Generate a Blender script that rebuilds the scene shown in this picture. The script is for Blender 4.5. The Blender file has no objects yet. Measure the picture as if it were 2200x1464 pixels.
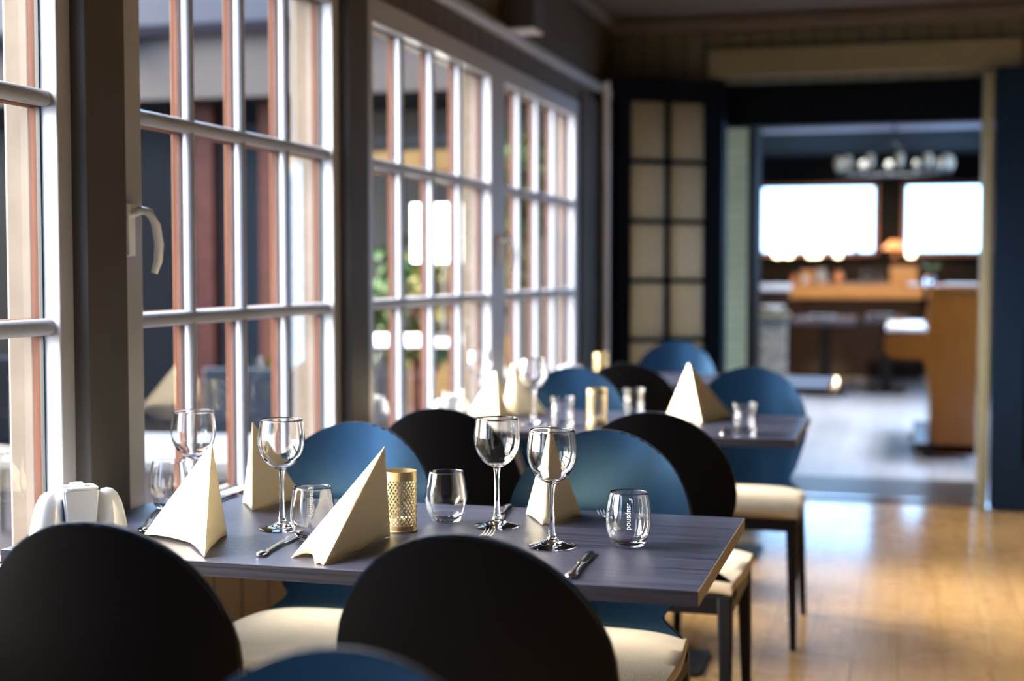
import bpy, bmesh, math, random
from mathutils import Vector, Matrix
random.seed(7)
PI = math.pi
C = bpy.context.scene.collection
S = bpy.context.scene

# ------------------------------------------------------------------ camera
cd = bpy.data.cameras.new('camera'); cam = bpy.data.objects.new('camera', cd); C.objects.link(cam)
S.camera = cam
cam.location = (0, 0, 1.24)
cam.rotation_euler = (math.radians(90 - 2.9035), 0, math.radians(15.3505))
cd.sensor_width = 36; cd.lens = 3056 / 2200 * 36
cd.dof.use_dof = True; cd.dof.focus_distance = 2.52; cd.dof.aperture_fstop = 2.1
cd.clip_start = 0.05; cd.clip_end = 200

# ------------------------------------------------------------------ sky, sun, exposure
W = bpy.data.worlds.new('sky'); S.world = W; W.use_nodes = True
bg = W.node_tree.nodes['Background']
# hazy sky: blue all round, with the wide warm glow of a veiled sun on the window side
def sky():
    N = W.node_tree.nodes; L = W.node_tree.links
    tc = N.new('ShaderNodeTexCoord'); nm = N.new('ShaderNodeVectorMath'); nm.operation = 'NORMALIZE'; L.new(tc.outputs['Generated'], nm.inputs[0])
    dt = N.new('ShaderNodeVectorMath'); dt.operation = 'DOT_PRODUCT'; dt.inputs[1].default_value = Vector((-0.92, -0.10, 0.40)).normalized(); L.new(nm.outputs[0], dt.inputs[0])
    mx = N.new('ShaderNodeMath'); mx.operation = 'MAXIMUM'; mx.inputs[1].default_value = 0.0; L.new(dt.outputs['Value'], mx.inputs[0])
    pw = N.new('ShaderNodeMath'); pw.operation = 'POWER'; pw.inputs[1].default_value = 7.0; L.new(mx.outputs[0], pw.inputs[0])
    sc = N.new('ShaderNodeVectorMath'); sc.operation = 'SCALE'; sc.inputs[0].default_value = [c * SUNGLOW for c in (1.0, 0.88, 0.74)]; L.new(pw.outputs[0], sc.inputs['Scale'])
    ad = N.new('ShaderNodeVectorMath'); ad.operation = 'ADD'; ad.inputs[0].default_value = [c * SKYBLUE for c in (0.34, 0.60, 1.0)]; L.new(sc.outputs[0], ad.inputs[1])
    L.new(ad.outputs[0], bg.inputs[0]); bg.inputs[1].default_value = 1.0
SUNGLOW, SKYBLUE = 52.0, 4.0
sky()
S.view_settings.view_transform = 'Standard'; S.view_settings.look = 'None'
S.view_settings.exposure = 1.35; S.view_settings.gamma = 1; S.view_settings.use_curve_mapping = False

# ------------------------------------------------------------------ materials
def newmat(name):
    m = bpy.data.materials.new(name); m.use_nodes = True
    return m, m.node_tree, m.node_tree.nodes['Principled BSDF']
def mat(name, col, rough=0.5, metal=0.0, spec=0.5, vary=0.0, scale=12, bump=0.0, bscale=80, coat=0, sheen=0, emit=None, estr=0, trans=0, ior=1.45, stretch=None):
    m, t, b = newmat(name); N = t.nodes; L = t.links
    b.inputs['Base Color'].default_value = (*col, 1); b.inputs['Roughness'].default_value = rough
    b.inputs['Metallic'].default_value = metal; b.inputs['Specular IOR Level'].default_value = spec
    b.inputs['Coat Weight'].default_value = coat; b.inputs['Sheen Weight'].default_value = sheen
    b.inputs['Transmission Weight'].default_value = trans; b.inputs['IOR'].default_value = ior
    if emit: b.inputs['Emission Color'].default_value = (*emit, 1); b.inputs['Emission Strength'].default_value = estr
    if vary or bump:
        tc = N.new('ShaderNodeTexCoord'); mp = N.new('ShaderNodeMapping'); L.new(tc.outputs['Object'], mp.inputs[0])
        if stretch: mp.inputs['Scale'].default_value = stretch
    if vary:
        n = N.new('ShaderNodeTexNoise'); n.inputs['Scale'].default_value = scale; n.inputs['Detail'].default_value = 4
        L.new(mp.outputs[0], n.inputs['Vector'])
        r = N.new('ShaderNodeValToRGB')
        r.color_ramp.elements[0].position = 0.3; r.color_ramp.elements[1].position = 0.7
        r.color_ramp.elements[0].color = (*[c * (1 - vary) for c in col], 1)
        r.color_ramp.elements[1].color = (*[min(1, c * (1 + vary)) for c in col], 1)
        L.new(n.outputs[0], r.inputs[0]); L.new(r.outputs[0], b.inputs['Base Color'])
    if bump:
        n2 = N.new('ShaderNodeTexNoise'); n2.inputs['Scale'].default_value = bscale; n2.inputs['Detail'].default_value = 3
        L.new(mp.outputs[0], n2.inputs['Vector'])
        bp = N.new('ShaderNodeBump'); bp.inputs['Strength'].default_value = bump; bp.inputs['Distance'].default_value = 0.004
        L.new(n2.outputs[0], bp.inputs['Height']); L.new(bp.outputs[0], b.inputs['Normal'])
    return m

def plank_floor(name, c1, c2, rough, w=0.12, l=1.4, coat=0.0):
    m, t, b = newmat(name); N = t.nodes; L = t.links
    tc = N.new('ShaderNodeTexCoord'); mp = N.new('ShaderNodeMapping'); mp.inputs['Rotation'].default_value = (0, 0, PI / 2)
    L.new(tc.outputs['Object'], mp.inputs[0])
    br = N.new('ShaderNodeTexBrick'); L.new(mp.outputs[0], br.inputs['Vector'])
    br.inputs['Scale'].default_value = 1; br.inputs['Brick Width'].default_value = l; br.inputs['Row Height'].default_value = w
    br.inputs['Mortar Size'].default_value = 0.0015; br.inputs['Mortar Smooth'].default_value = 0.3
    br.inputs['Color1'].default_value = (*c1, 1); br.inputs['Color2'].default_value = (*c2, 1)
    br.inputs['Mortar'].default_value = (*[c * 0.4 for c in c2], 1); br.offset = 0.37
    mp2 = N.new('ShaderNodeMapping'); mp2.inputs['Scale'].default_value = (22, 1.6, 1); L.new(tc.outputs['Object'], mp2.inputs[0])
    n = N.new('ShaderNodeTexNoise'); n.inputs['Scale'].default_value = 1.5; n.inputs['Detail'].default_value = 6; L.new(mp2.outputs[0], n.inputs['Vector'])
    mx = N.new('ShaderNodeMixRGB'); mx.blend_type = 'MULTIPLY'; mx.inputs[0].default_value = 0.45
    rp = N.new('ShaderNodeValToRGB'); rp.color_ramp.elements[0].position = 0.3; rp.color_ramp.elements[0].color = (0.55, 0.5, 0.45, 1); rp.color_ramp.elements[1].position = 0.7
    L.new(n.outputs[0], rp.inputs[0]); L.new(br.outputs[0], mx.inputs[1]); L.new(rp.outputs[0], mx.inputs[2]); L.new(mx.outputs[0], b.inputs['Base Color'])
    n3 = N.new('ShaderNodeTexNoise'); n3.inputs['Scale'].default_value = 3; L.new(tc.outputs['Object'], n3.inputs['Vector'])
    mr = N.new('ShaderNodeMapRange'); mr.inputs['To Min'].default_value = rough * 0.8; mr.inputs['To Max'].default_value = rough * 1.25
    L.new(n3.outputs[0], mr.inputs[0]); L.new(mr.outputs[0], b.inputs['Roughness'])
    b.inputs['Coat Weight'].default_value = coat; b.inputs['Coat Roughness'].default_value = 0.12
    return m

def board_wall(name, col, axis='x', pitch=0.13, rough=0.5, groove=0.012):
    # painted vertical tongue and groove boards
    m, t, b = newmat(name); N = t.nodes; L = t.links
    tc = N.new('ShaderNodeTexCoord'); sp = N.new('ShaderNodeSeparateXYZ'); L.new(tc.outputs['Object'], sp.inputs[0])
    md = N.new('ShaderNodeMath'); md.operation = 'PINGPONG'; md.inputs[1].default_value = pitch / 2
    L.new(sp.outputs[0 if axis == 'x' else 1], md.inputs[0])
    lt = N.new('ShaderNodeMapRange'); lt.inputs['From Min'].default_value = 0; lt.inputs['From Max'].default_value = groove
    L.new(md.outputs[0], lt.inputs[0])
    mx = N.new('ShaderNodeMixRGB'); mx.inputs[1].default_value = (*[c * 0.35 for c in col], 1); mx.inputs[2].default_value = (*col, 1)
    L.new(lt.outputs[0], mx.inputs[0]); L.new(mx.outputs[0], b.inputs['Base Color'])
    bp = N.new('ShaderNodeBump'); bp.inputs['Strength'].default_value = 0.8; bp.inputs['Distance'].default_value = 0.006
    L.new(lt.outputs[0], bp.inputs['Height']); L.new(bp.outputs[0], b.inputs['Normal'])
    b.inputs['Roughness'].default_value = rough
    return m

def brick_mat(name, c, mortar, bw=0.21, bh=0.07, vary=0.12):
    m, t, b = newmat(name); N = t.nodes; L = t.links
    tc = N.new('ShaderNodeTexCoord'); sp = N.new('ShaderNodeSeparateXYZ'); cb = N.new('ShaderNodeCombineXYZ')
    L.new(tc.outputs['Object'], sp.inputs[0])
    ad = N.new('ShaderNodeMath'); ad.operation = 'ADD'; L.new(sp.outputs[0], ad.inputs[0]); L.new(sp.outputs[1], ad.inputs[1])
    L.new(ad.outputs[0], cb.inputs[0]); L.new(sp.outputs[2], cb.inputs[1])
    br = N.new('ShaderNodeTexBrick'); L.new(cb.outputs[0], br.inputs['Vector'])
    br.inputs['Scale'].default_value = 1; br.inputs['Brick Width'].default_value = bw; br.inputs['Row Height'].default_value = bh
    br.inputs['Mortar Size'].default_value = 0.005; br.inputs['Mortar Smooth'].default_value = 0.5
    br.inputs['Color1'].default_value = (*c, 1); br.inputs['Color2'].default_value = (*[x * (1 - vary) for x in c], 1); br.inputs['Mortar'].default_value = (*mortar, 1)
    L.new(br.outputs[0], b.inputs['Base Color']); b.inputs['Roughness'].default_value = 0.6
    bp = N.new('ShaderNodeBump'); bp.invert = True; bp.inputs['Strength'].default_value = 0.9; bp.inputs['Distance'].default_value = 0.008
    L.new(br.outputs['Fac'], bp.inputs['Height']); L.new(bp.outputs[0], b.inputs['Normal'])
    return m

def stone_mat(name, c1, c2, scale=5):
    m, t, b = newmat(name); N = t.nodes; L = t.links
    tc = N.new('ShaderNodeTexCoord'); v = N.new('ShaderNodeTexVoronoi'); v.inputs['Scale'].default_value = scale
    L.new(tc.outputs['Object'], v.inputs['Vector'])
    r = N.new('ShaderNodeValToRGB'); r.color_ramp.elements[0].color = (*c1, 1); r.color_ramp.elements[1].color = (*c2, 1)
    L.new(v.outputs['Color'], r.inputs[0])
    v2 = N.new('ShaderNodeTexVoronoi'); v2.feature = 'DISTANCE_TO_EDGE'; v2.inputs['Scale'].default_value = scale; L.new(tc.outputs['Object'], v2.inputs['Vector'])
    lt = N.new('ShaderNodeMapRange'); lt.inputs['From Max'].default_value = 0.08; L.new(v2.outputs[0], lt.inputs[0])
    mx = N.new('ShaderNodeMixRGB'); mx.inputs[1].default_value = (*[x * 0.4 for x in c1], 1); L.new(lt.outputs[0], mx.inputs[0]); L.new(r.outputs[0], mx.inputs[2])
    L.new(mx.outputs[0], b.inputs['Base Color']); b.inputs['Roughness'].default_value = 0.7
    bp = N.new('ShaderNodeBump'); bp.inputs['Distance'].default_value = 0.02; L.new(lt.outputs[0], bp.inputs['Height']); L.new(bp.outputs[0], b.inputs['Normal'])
    return m

def grain_mat(name, c1, c2, sc=(1.2, 30, 30), rough=0.4, bump=0.15, spec=0.5, coat=0.0):
    m, t, b = newmat(name); N = t.nodes; L = t.links
    tc = N.new('ShaderNodeTexCoord'); mp = N.new('ShaderNodeMapping'); mp.inputs['Scale'].default_value = sc; L.new(tc.outputs['Object'], mp.inputs[0])
    n = N.new('ShaderNodeTexNoise'); n.inputs['Scale'].default_value = 3.2; n.inputs['Detail'].default_value = 8; n.inputs['Roughness'].default_value = 0.65
    L.new(mp.outputs[0], n.inputs['Vector'])
    r = N.new('ShaderNodeValToRGB'); r.color_ramp.elements[0].position = 0.35; r.color_ramp.elements[1].position = 0.68
    r.color_ramp.elements[0].color = (*c1, 1); r.color_ramp.elements[1].color = (*c2, 1)
    L.new(n.outputs[0], r.inputs[0]); L.new(r.outputs[0], b.inputs['Base Color'])
    bp = N.new('ShaderNodeBump'); bp.inputs['Strength'].default_value = bump; bp.inputs['Distance'].default_value = 0.002
    L.new(n.outputs[0], bp.inputs['Height']); L.new(bp.outputs[0], b.inputs['Normal'])
    b.inputs['Roughness'].default_value = rough; b.inputs['Specular IOR Level'].default_value = spec; b.inputs['Coat Weight'].default_value = coat
    return m

def pane_mat(name, tint=(0.97, 0.985, 0.98)):
    m = bpy.data.materials.new(name); m.use_nodes = True; t = m.node_tree; N = t.nodes; L = t.links
    N.remove(N['Principled BSDF']); out = N['Material Output']
    tr = N.new('ShaderNodeBsdfTransparent'); tr.inputs[0].default_value = (*tint, 1)
    gl = N.new('ShaderNodeBsdfGlossy'); gl.inputs['Roughness'].default_value = 0.0
    fr = N.new('ShaderNodeFresnel'); fr.inputs[0].default_value = 1.45
    mx = N.new('ShaderNodeMixShader'); L.new(fr.outputs[0], mx.inputs[0]); L.new(tr.outputs[0], mx.inputs[1]); L.new(gl.outputs[0], mx.inputs[2])
    L.new(mx.outputs[0], out.inputs[0])
    return m

M = {}
M['floor'] = plank_floor('oak floor', (0.66, 0.42, 0.185), (0.57, 0.35, 0.145), 0.26, 0.14, 1.8, 0.6)
M['floor2'] = plank_floor('grey floor', (0.56, 0.56, 0.60), (0.50, 0.50, 0.54), 0.38, 0.2, 2.0, 0.15)
M['threshold'] = mat('dark threshold', (0.055, 0.045, 0.045), 0.35, vary=0.3, scale=6)
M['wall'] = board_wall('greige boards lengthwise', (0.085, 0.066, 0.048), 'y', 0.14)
M['wall_dado'] = board_wall('tan boards', (0.32, 0.23, 0.15), 'y', 0.15)
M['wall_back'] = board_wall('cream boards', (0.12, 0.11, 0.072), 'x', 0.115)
M['trimcream'] = mat('cream trim', (0.21, 0.19, 0.12), 0.5, vary=0.06)
M['beam'] = mat('taupe painted post', (0.078, 0.070, 0.065), 0.5, vary=0.06, scale=3)
M['ceil'] = mat('taupe ceiling', (0.13, 0.108, 0.094), 0.7, vary=0.05)
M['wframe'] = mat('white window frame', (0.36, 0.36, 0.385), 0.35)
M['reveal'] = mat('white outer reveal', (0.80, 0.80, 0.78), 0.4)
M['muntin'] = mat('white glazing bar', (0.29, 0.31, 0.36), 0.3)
M['outerwood'] = grain_mat('red brown outdoor timber', (0.034, 0.011, 0.005), (0.058, 0.021, 0.010), (30, 30, 1.2), 0.5)
M['outerbeige'] = mat('beige outdoor frame', (0.070, 0.056, 0.043), 0.5, vary=0.1)
M['gasket'] = mat('black rubber gasket', (0.01, 0.015, 0.015), 0.6)
M['pane'] = pane_mat('window glass')
M['handle'] = mat('white handle', (0.88, 0.89, 0.92), 0.15, coat=0.6)
M['black'] = mat('black stained plywood', (0.0015, 0.0013, 0.0015), 0.34, spec=0.07)
M['rim'] = mat('glossy black rim', (0.030, 0.032, 0.038), 0.40, spec=1.0)
M['sheenfront'] = mat('black lacquer tinted as sky sheen', (0.0020, 0.0080, 0.021), 0.20, spec=1.0, bump=0.02, bscale=30)  # chair fronts: blue sky reflection put into base colour and specular tint
M['sheenfront'].node_tree.nodes['Principled BSDF'].inputs['Specular Tint'].default_value = (0.33, 0.66, 1.0, 1)
M['leg'] = mat('black brown leg', (0.006, 0.0055, 0.007), 0.45, spec=0.18)
M['seat'] = mat('cream seat fabric', (0.47, 0.385, 0.26), 0.8, vary=0.06, scale=30, bump=0.5, bscale=500, sheen=0.2)
M['seatside'] = mat('brown welt', (0.16, 0.10, 0.06), 0.6)
M['table'] = grain_mat('dark grey wood laminate', (0.008, 0.0090, 0.018), (0.032, 0.035, 0.066), (1.2, 34, 34), 0.36, 0.45)
M['tablefront'] = grain_mat('dark laminate edge', (0.002, 0.002, 0.003), (0.014, 0.012, 0.020), (1.0, 40, 70), 0.5, 0.3, spec=0.15)
M['tableendlit'] = grain_mat('laminate edge painted lit', (0.10, 0.075, 0.055), (0.20, 0.155, 0.12), (20, 3, 60), 0.5, 0.3)  # tan end grain, painted lighter to look lit
M['iron'] = mat('black iron', (0.02, 0.02, 0.022), 0.45, 0.3)
M['napkin'] = mat('cream paper napkin', (0.87, 0.78, 0.57), 0.85, bump=0.35, bscale=260)
t_ = M['napkin'].node_tree; b_ = t_.nodes['Principled BSDF']
x_ = t_.nodes.new('ShaderNodeBsdfTranslucent'); x_.inputs[0].default_value = (0.82, 0.72, 0.50, 1); m_ = t_.nodes.new('ShaderNodeMixShader'); m_.inputs[0].default_value = 0.2
t_.links.new(b_.outputs[0], m_.inputs[1]); t_.links.new(x_.outputs[0], m_.inputs[2]); t_.links.new(m_.outputs[0], t_.nodes['Material Output'].inputs[0])
M['glass'] = mat('clear glass', (1, 1, 1), 0.0, trans=1.0, ior=1.47)
M['etch'] = mat('etched frost', (0.85, 0.88, 0.92), 0.5)
M['steel'] = mat('polished steel', (0.55, 0.54, 0.53), 0.16, 1.0)
M['gold'] = mat('gold metal', (0.40, 0.31, 0.16), 0.42, 0.85)
M['golddark'] = mat('white inner shade', (0.80, 0.74, 0.60), 0.6)
M['porcelain'] = mat('white porcelain', (0.50, 0.52, 0.56), 0.12, coat=0.5)
M['wax'] = mat('candle wax', (0.85, 0.8, 0.68), 0.6)
M['navy'] = mat('navy painted wood', (0.003, 0.012, 0.030), 0.42, spec=0.25, vary=0.12, scale=4)
M['navydark'] = mat('dark navy paint', (0.003, 0.005, 0.009), 0.6, spec=0.08)
M['brickwhite'] = brick_mat('painted brick', (0.88, 0.80, 0.46), (0.6, 0.54, 0.30))
M['dark'] = mat('charcoal wall', (0.018, 0.016, 0.016), 0.6, spec=0.08, vary=0.15, scale=3)
M['darkwood'] = grain_mat('dark wood', (0.020, 0.012, 0.009), (0.045, 0.028, 0.02), (2, 20, 20), 0.22)
M['pianowood'] = grain_mat('amber piano veneer', (0.24, 0.068, 0.004), (0.38, 0.130, 0.014), (26, 26, 1.0), 0.3, 0.1, coat=0.4)
M['barwood'] = grain_mat('honey bar wood', (0.50, 0.22, 0.06), (0.68, 0.34, 0.11), (1, 20, 20), 0.35)
M['whitegloss'] = mat('white gloss', (0.80, 0.79, 0.80), 0.2)
M['copper'] = mat('copper', (0.75, 0.34, 0.16), 0.3, 0.8)
M['stone'] = stone_mat('pebble stone', (0.14, 0.12, 0.10), (0.50, 0.45, 0.38), 22)
M['stonewall'] = stone_mat('grey blue field stone', (0.012, 0.012, 0.015), (0.06, 0.058, 0.06), 2.6)
M['leaf'] = mat('green leaf', (0.022, 0.045, 0.010), 0.5, vary=0.5, scale=9)
M['leaf2'] = mat('yellow green foliage', (0.075, 0.07, 0.014), 0.6, vary=0.5, scale=7)
M['bottle'] = mat('dark green bottle', (0.02, 0.06, 0.02), 0.1)
M['brownbottle'] = mat('amber bottle', (0.25, 0.09, 0.02), 0.12)
M['bulb'] = mat('frosted bulb', (0.36, 0.34, 0.28), 0.3, emit=(1, 0.85, 0.6), estr=0.06)
M['flame'] = mat('candle light glass', (0.9, 0.8, 0.6), 0.3, emit=(1, 0.80, 0.52), estr=4.0)
M['shade'] = mat('white shade glowing like a reflection', (0.9, 0.88, 0.82), 0.8, emit=(1, 0.96, 0.88), estr=2.6)  # glow stands for a bright window mirrored in the glass
M['fascia'] = mat('warm grey fascia', (0.042, 0.034, 0.031), 0.6, vary=0.08, scale=2)
M['roof'] = brick_mat('slate roof', (0.0040, 0.0040, 0.008), (0.0015, 0.0015, 0.003), 0.3, 0.14)
M['darkceil'] = mat('black ceiling', (0.006, 0.006, 0.006), 0.8, spec=0.05)
M['dusk'] = mat('dark veranda glazing', (0.006, 0.008, 0.012), 0.4, spec=0.2)
M['redcurtain'] = mat('dark red timber post', (0.045, 0.012, 0.008), 0.5, vary=0.2)
M['cladding'] = board_wall('brown grey cladding', (0.095, 0.080, 0.062), 'x', 0.16)
M['patio'] = brick_mat('patio slabs', (0.012, 0.010, 0.012), (0.006, 0.005, 0.006), 0.5, 0.5)
M['ochre'] = mat('ochre plaster', (0.13, 0.078, 0.028), 0.7, vary=0.2, scale=3)
M['greytable'] = mat('pale grey outdoor top', (0.05, 0.05, 0.053), 0.5)

for k_, v_ in (('roof', 0.03), ('outerwood', 0.06), ('fascia', 0.1), ('patio', 0.1), ('cladding', 0.1), ('outerbeige', 0.12), ('redcurtain', 0.1), ('stonewall', 0.1), ('leaf', 0.15), ('leaf2', 0.15), ('ochre', 0.1), ('ceil', 0.15), ('darkwood', 0.12), ('beam', 0.12), ('muntin', 0.2), ('wall', 0.15)):
    M[k_].node_tree.nodes['Principled BSDF'].inputs['Specular IOR Level'].default_value = v_

# ------------------------------------------------------------------ helpers
def put(name, bm, m, parent=None, smooth=None, loc=None):
    me = bpy.data.meshes.new(name); bm.to_mesh(me); bm.free()
    o = bpy.data.objects.new(name, me); C.objects.link(o)
    for x in (m if isinstance(m, (list, tuple)) else [m]): me.materials.append(x)
    if parent: o.parent = parent
    if loc: o.location = loc
    if smooth is not None:
        if smooth >= 180:
            for p in me.polygons: p.use_smooth = True
        else:
            for p in me.polygons: p.use_smooth = True
            me.set_sharp_from_angle(angle=math.radians(smooth))
    return o
def tag(o, label=None, cat=None, group=None, kind=None):
    if label: o['label'] = label
    if cat: o['category'] = cat
    if group: o['group'] = group
    if kind: o['kind'] = kind
    return o
def empty(name, loc=(0, 0, 0), rz=0, label=None, cat=None, group=None, kind=None):
    o = bpy.data.objects.new(name, None); C.objects.link(o); o.empty_display_size = 0.05
    o.location = loc; o.rotation_euler = (0, 0, rz)
    return tag(o, label, cat, group, kind)
def kids(o): return [c for c in bpy.data.objects if c.parent == o]
def dup(o, loc=None, rz=None, label=None, group=None, parent=None):
    c = o.copy(); C.objects.link(c)
    if parent: c.parent = parent
    for ch in kids(o): dup(ch, parent=c)
    if loc is not None: c.location = loc
    if rz is not None: c.rotation_euler = (0, 0, rz)
    if label: c['label'] = label
    if group: c['group'] = group
    return c
def box(bm, x0, x1, y0, y1, z0, z1, bev=0.0, seg=2, mi=0):
    vs = [bm.verts.new(p) for p in [(x0, y0, z0), (x1, y0, z0), (x1, y1, z0), (x0, y1, z0), (x0, y0, z1), (x1, y0, z1), (x1, y1, z1), (x0, y1, z1)]]
    fs = [bm.faces.new([vs[i] for i in f]) for f in [(0, 3, 2, 1), (4, 5, 6, 7), (0, 1, 5, 4), (1, 2, 6, 5), (2, 3, 7, 6), (3, 0, 4, 7)]]
    for f in fs: f.material_index = mi
    if bev:
        es = list({e for f in fs for e in f.edges})
        bmesh.ops.bevel(bm, geom=es, offset=bev, segments=seg, affect='EDGES', profile=0.5)
    return bm
def B(*a, **k): return box(bmesh.new(), *a, **k)
def lathe(bm, prof, n=48, cx=0, cy=0, cz=0, mi=0):
    rings = []
    for r, z in prof:
        if r < 1e-6: rings.append([bm.verts.new((cx, cy, cz + z))])
        else: rings.append([bm.verts.new((cx + r * math.cos(2 * PI * i / n), cy + r * math.sin(2 * PI * i / n), cz + z)) for i in range(n)])
    for a, b in zip(rings, rings[1:]):
        for i in range(n):
            j = (i + 1) % n
            if len(a) == 1 and len(b) == 1: continue
            if len(a) == 1: f = bm.faces.new([a[0], b[i], b[j]])
            elif len(b) == 1: f = bm.faces.new([a[i], a[j], b[0]])
            else: f = bm.faces.new([a[i], a[j], b[j], b[i]])
            f.material_index = mi
    return bm
def fixn(bm): bmesh.ops.recalc_face_normals(bm, faces=bm.faces); return bm
def tube(bm, pts, r, n=10, flat=1.0, caps=True):
    pts = [Vector(p) for p in pts]; rr = r if isinstance(r, (list, tuple)) else [r] * len(pts)
    rings = []; up0 = Vector((0, 0, 1))
    for i, p in enumerate(pts):
        d = (pts[min(i + 1, len(pts) - 1)] - pts[max(i - 1, 0)]).normalized()
        up = up0 if abs(d.z) < 0.9 else Vector((0, 1, 0))
        s = d.cross(up).normalized(); u = s.cross(d).normalized()
        rings.append([bm.verts.new(p + s * rr[i] * math.cos(2 * PI * k / n) + u * rr[i] * flat * math.sin(2 * PI * k / n)) for k in range(n)])
    for a, b in zip(rings, rings[1:]):
        for k in range(n): bm.faces.new([a[k], a[(k + 1) % n], b[(k + 1) % n], b[k]])
    if caps: bm.faces.new(rings[0][::-1]); bm.faces.new(rings[-1])
    return fixn(bm)
def prism(bm, poly, z0, z1, axis='z', mi=0):
    # extrude a 2-D polygon along an axis
    def P(a, b, c): return {'z': (a, b, c), 'y': (a, c, b), 'x': (c, a, b)}[axis]
    lo = [bm.verts.new(P(a, b, z0)) for a, b in poly]; hi = [bm.verts.new(P(a, b, z1)) for a, b in poly]
    n = len(poly); fs = [bm.faces.new(lo), bm.faces.new(hi)]
    for i in range(n): fs.append(bm.faces.new([lo[i], lo[(i + 1) % n], hi[(i + 1) % n], hi[i]]))
    for f in fs: f.material_index = mi
    return fixn(bm)
def struct(name, bm, m, parent=None, smooth=None):
    o = put(name, bm, m, parent, smooth)
    if not parent: o['kind'] = 'structure'
    return o
def legframe(bm, top, bot, rt, rb, chamfer=0.15):
    # square tapered leg from top centre to bottom centre
    rings = []
    for c, r in ((bot, rb), (top, rt)):
        q = r * (1 - chamfer * 2)
        rings.append([bm.verts.new((c[0] + a, c[1] + b, c[2])) for a, b in [(r, -q), (r, q), (q, r), (-q, r), (-r, q), (-r, -q), (-q, -r), (q, -r)]])
    for k in range(8): bm.faces.new([rings[0][k], rings[0][(k + 1) % 8], rings[1][(k + 1) % 8], rings[1][k]])
    bm.faces.new(rings[0][::-1]); bm.faces.new(rings[1])
    return fixn(bm)

# ------------------------------------------------------------------ the room
WX = -1.55
struct('floor', B(-1.70, 4.4, -3.6, 7.72, -0.12, 0.0), M['floor'])
struct('floor_bar', B(-1.80, 2.3, 8.62, 18.2, -0.12, 0.0), M['floor2'])
struct('ceiling', B(-1.72, 4.4, -3.6, 7.95, 2.58, 2.70), M['ceil'])
struct('ceiling_bar', B(-1.80, 2.3, 7.95, 18.2, 2.62, 2.72), M['darkceil'])
bm = B(-1.75, WX, -3.6, 7.7, 2.06, 2.58); struct('wall_left', bm, M['wall'])
bm = B(-1.70, WX, -3.6, 7.7, -0.12, 0.64); struct('wall_left_dado', bm, M['wall_dado'])
# rear wall (behind the camera) with a wide window opening, right wall
struct('wall_rear', B(-1.7, 4.4, -3.75, -3.6, -0.12, 2.7), M['wall_back'])
bm = bmesh.new(); box(bm, 4.4, 4.55, -3.75, 7.85, -0.12, 2.72)
struct('wall_right', bm, M['wall_back'])
# back wall with the wide opening to the bar
bm = bmesh.new(); box(bm, -1.75, -0.97, 7.7, 7.82, -0.12, 2.58); box(bm, 0.47, 4.4, 7.7, 7.82, -0.12, 2.58); box(bm, -0.97, 0.47, 7.7, 7.82, 2.23, 2.58)
struct('wall_back', bm, M['wall_back'])
# cream frame board over the opening, jambs, dark lintel
struct('trim_1', B(-1.02, 0.565, 7.655, 7.70, 2.255, 2.405, bev=0.006), M['trimcream'])
struct('trim_2', B(0.385, 0.432, 7.60, 7.86, 0.0, 2.235, bev=0.005), M['trimcream'])
struct('trim_3', B(-0.97, -0.935, 7.66, 7.86, 0.0, 2.235, bev=0.005), M['navydark'])
struct('trim_4', B(-1.4, 0.9, 7.825, 7.93, 2.01, 2.60), M['navydark'])
struct('trim_5', B(WX, 4.4, 7.60, 7.70, 2.50, 2.58, bev=0.02), M['ceil'])
# moulding rail above the windows on the window wall, crown at the ceiling
struct('trim_6', B(WX, -1.505, -3.5, 7.55, 2.15, 2.19, bev=0.008), M['wframe'])
struct('trim_7', B(WX, -1.49, -3.5, 7.7, 2.515, 2.58, bev=0.02), M['ceil'])
# dark threshold with a bright metal strip
struct('trim_8', B(-0.97, 0.43, 7.72, 8.62, -0.10, 0.004), M['threshold'])
o = struct('trim_9', B(-0.93, 0.43, 7.80, 7.85, 0.004, 0.012, bev=0.003), M['steel'])
struct('baseboard_left', B(WX, -1.532, -3.5, 7.7, 0.0, 0.10, bev=0.004), M['wframe'])
struct('baseboard_back', B(1.3, 4.39, 7.682, 7.70, 0.0, 0.10, bev=0.004), M['trimcream'])

# posts between the windows
post_y = [(-0.279, -0.133), (1.079, 1.225), (2.437, 2.583), (3.795, 3.941)]
bm = bmesh.new(); box(bm, -1.70, -1.518, 0, 0.146, 0.0, 2.14, bev=0.004)
post = put('trim_10', bm, M['beam']); post['kind'] = 'structure'; post.location = (0, post_y[0][0], 0)
for a, b in post_y[1:]:
    c = post.copy(); C.objects.link(c); c.location = (0, a, 0)
struct('trim_11', B(-1.70, -1.53, 6.90, 7.7, 0.0, 2.10, bev=0.004), M['beam'])
# slim white pipe in the corner
bm = bmesh.new(); lathe(bm, [(0, 0), (0.019, 0), (0.019, 2.2), (0, 2.2)], 20)
o = put('pipe', bm, M['whitegloss'], smooth=40, loc=(-1.49, 7.27, 0))
tag(o, 'slim white vertical pipe in the far corner beside the last window', 'pipe')

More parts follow.
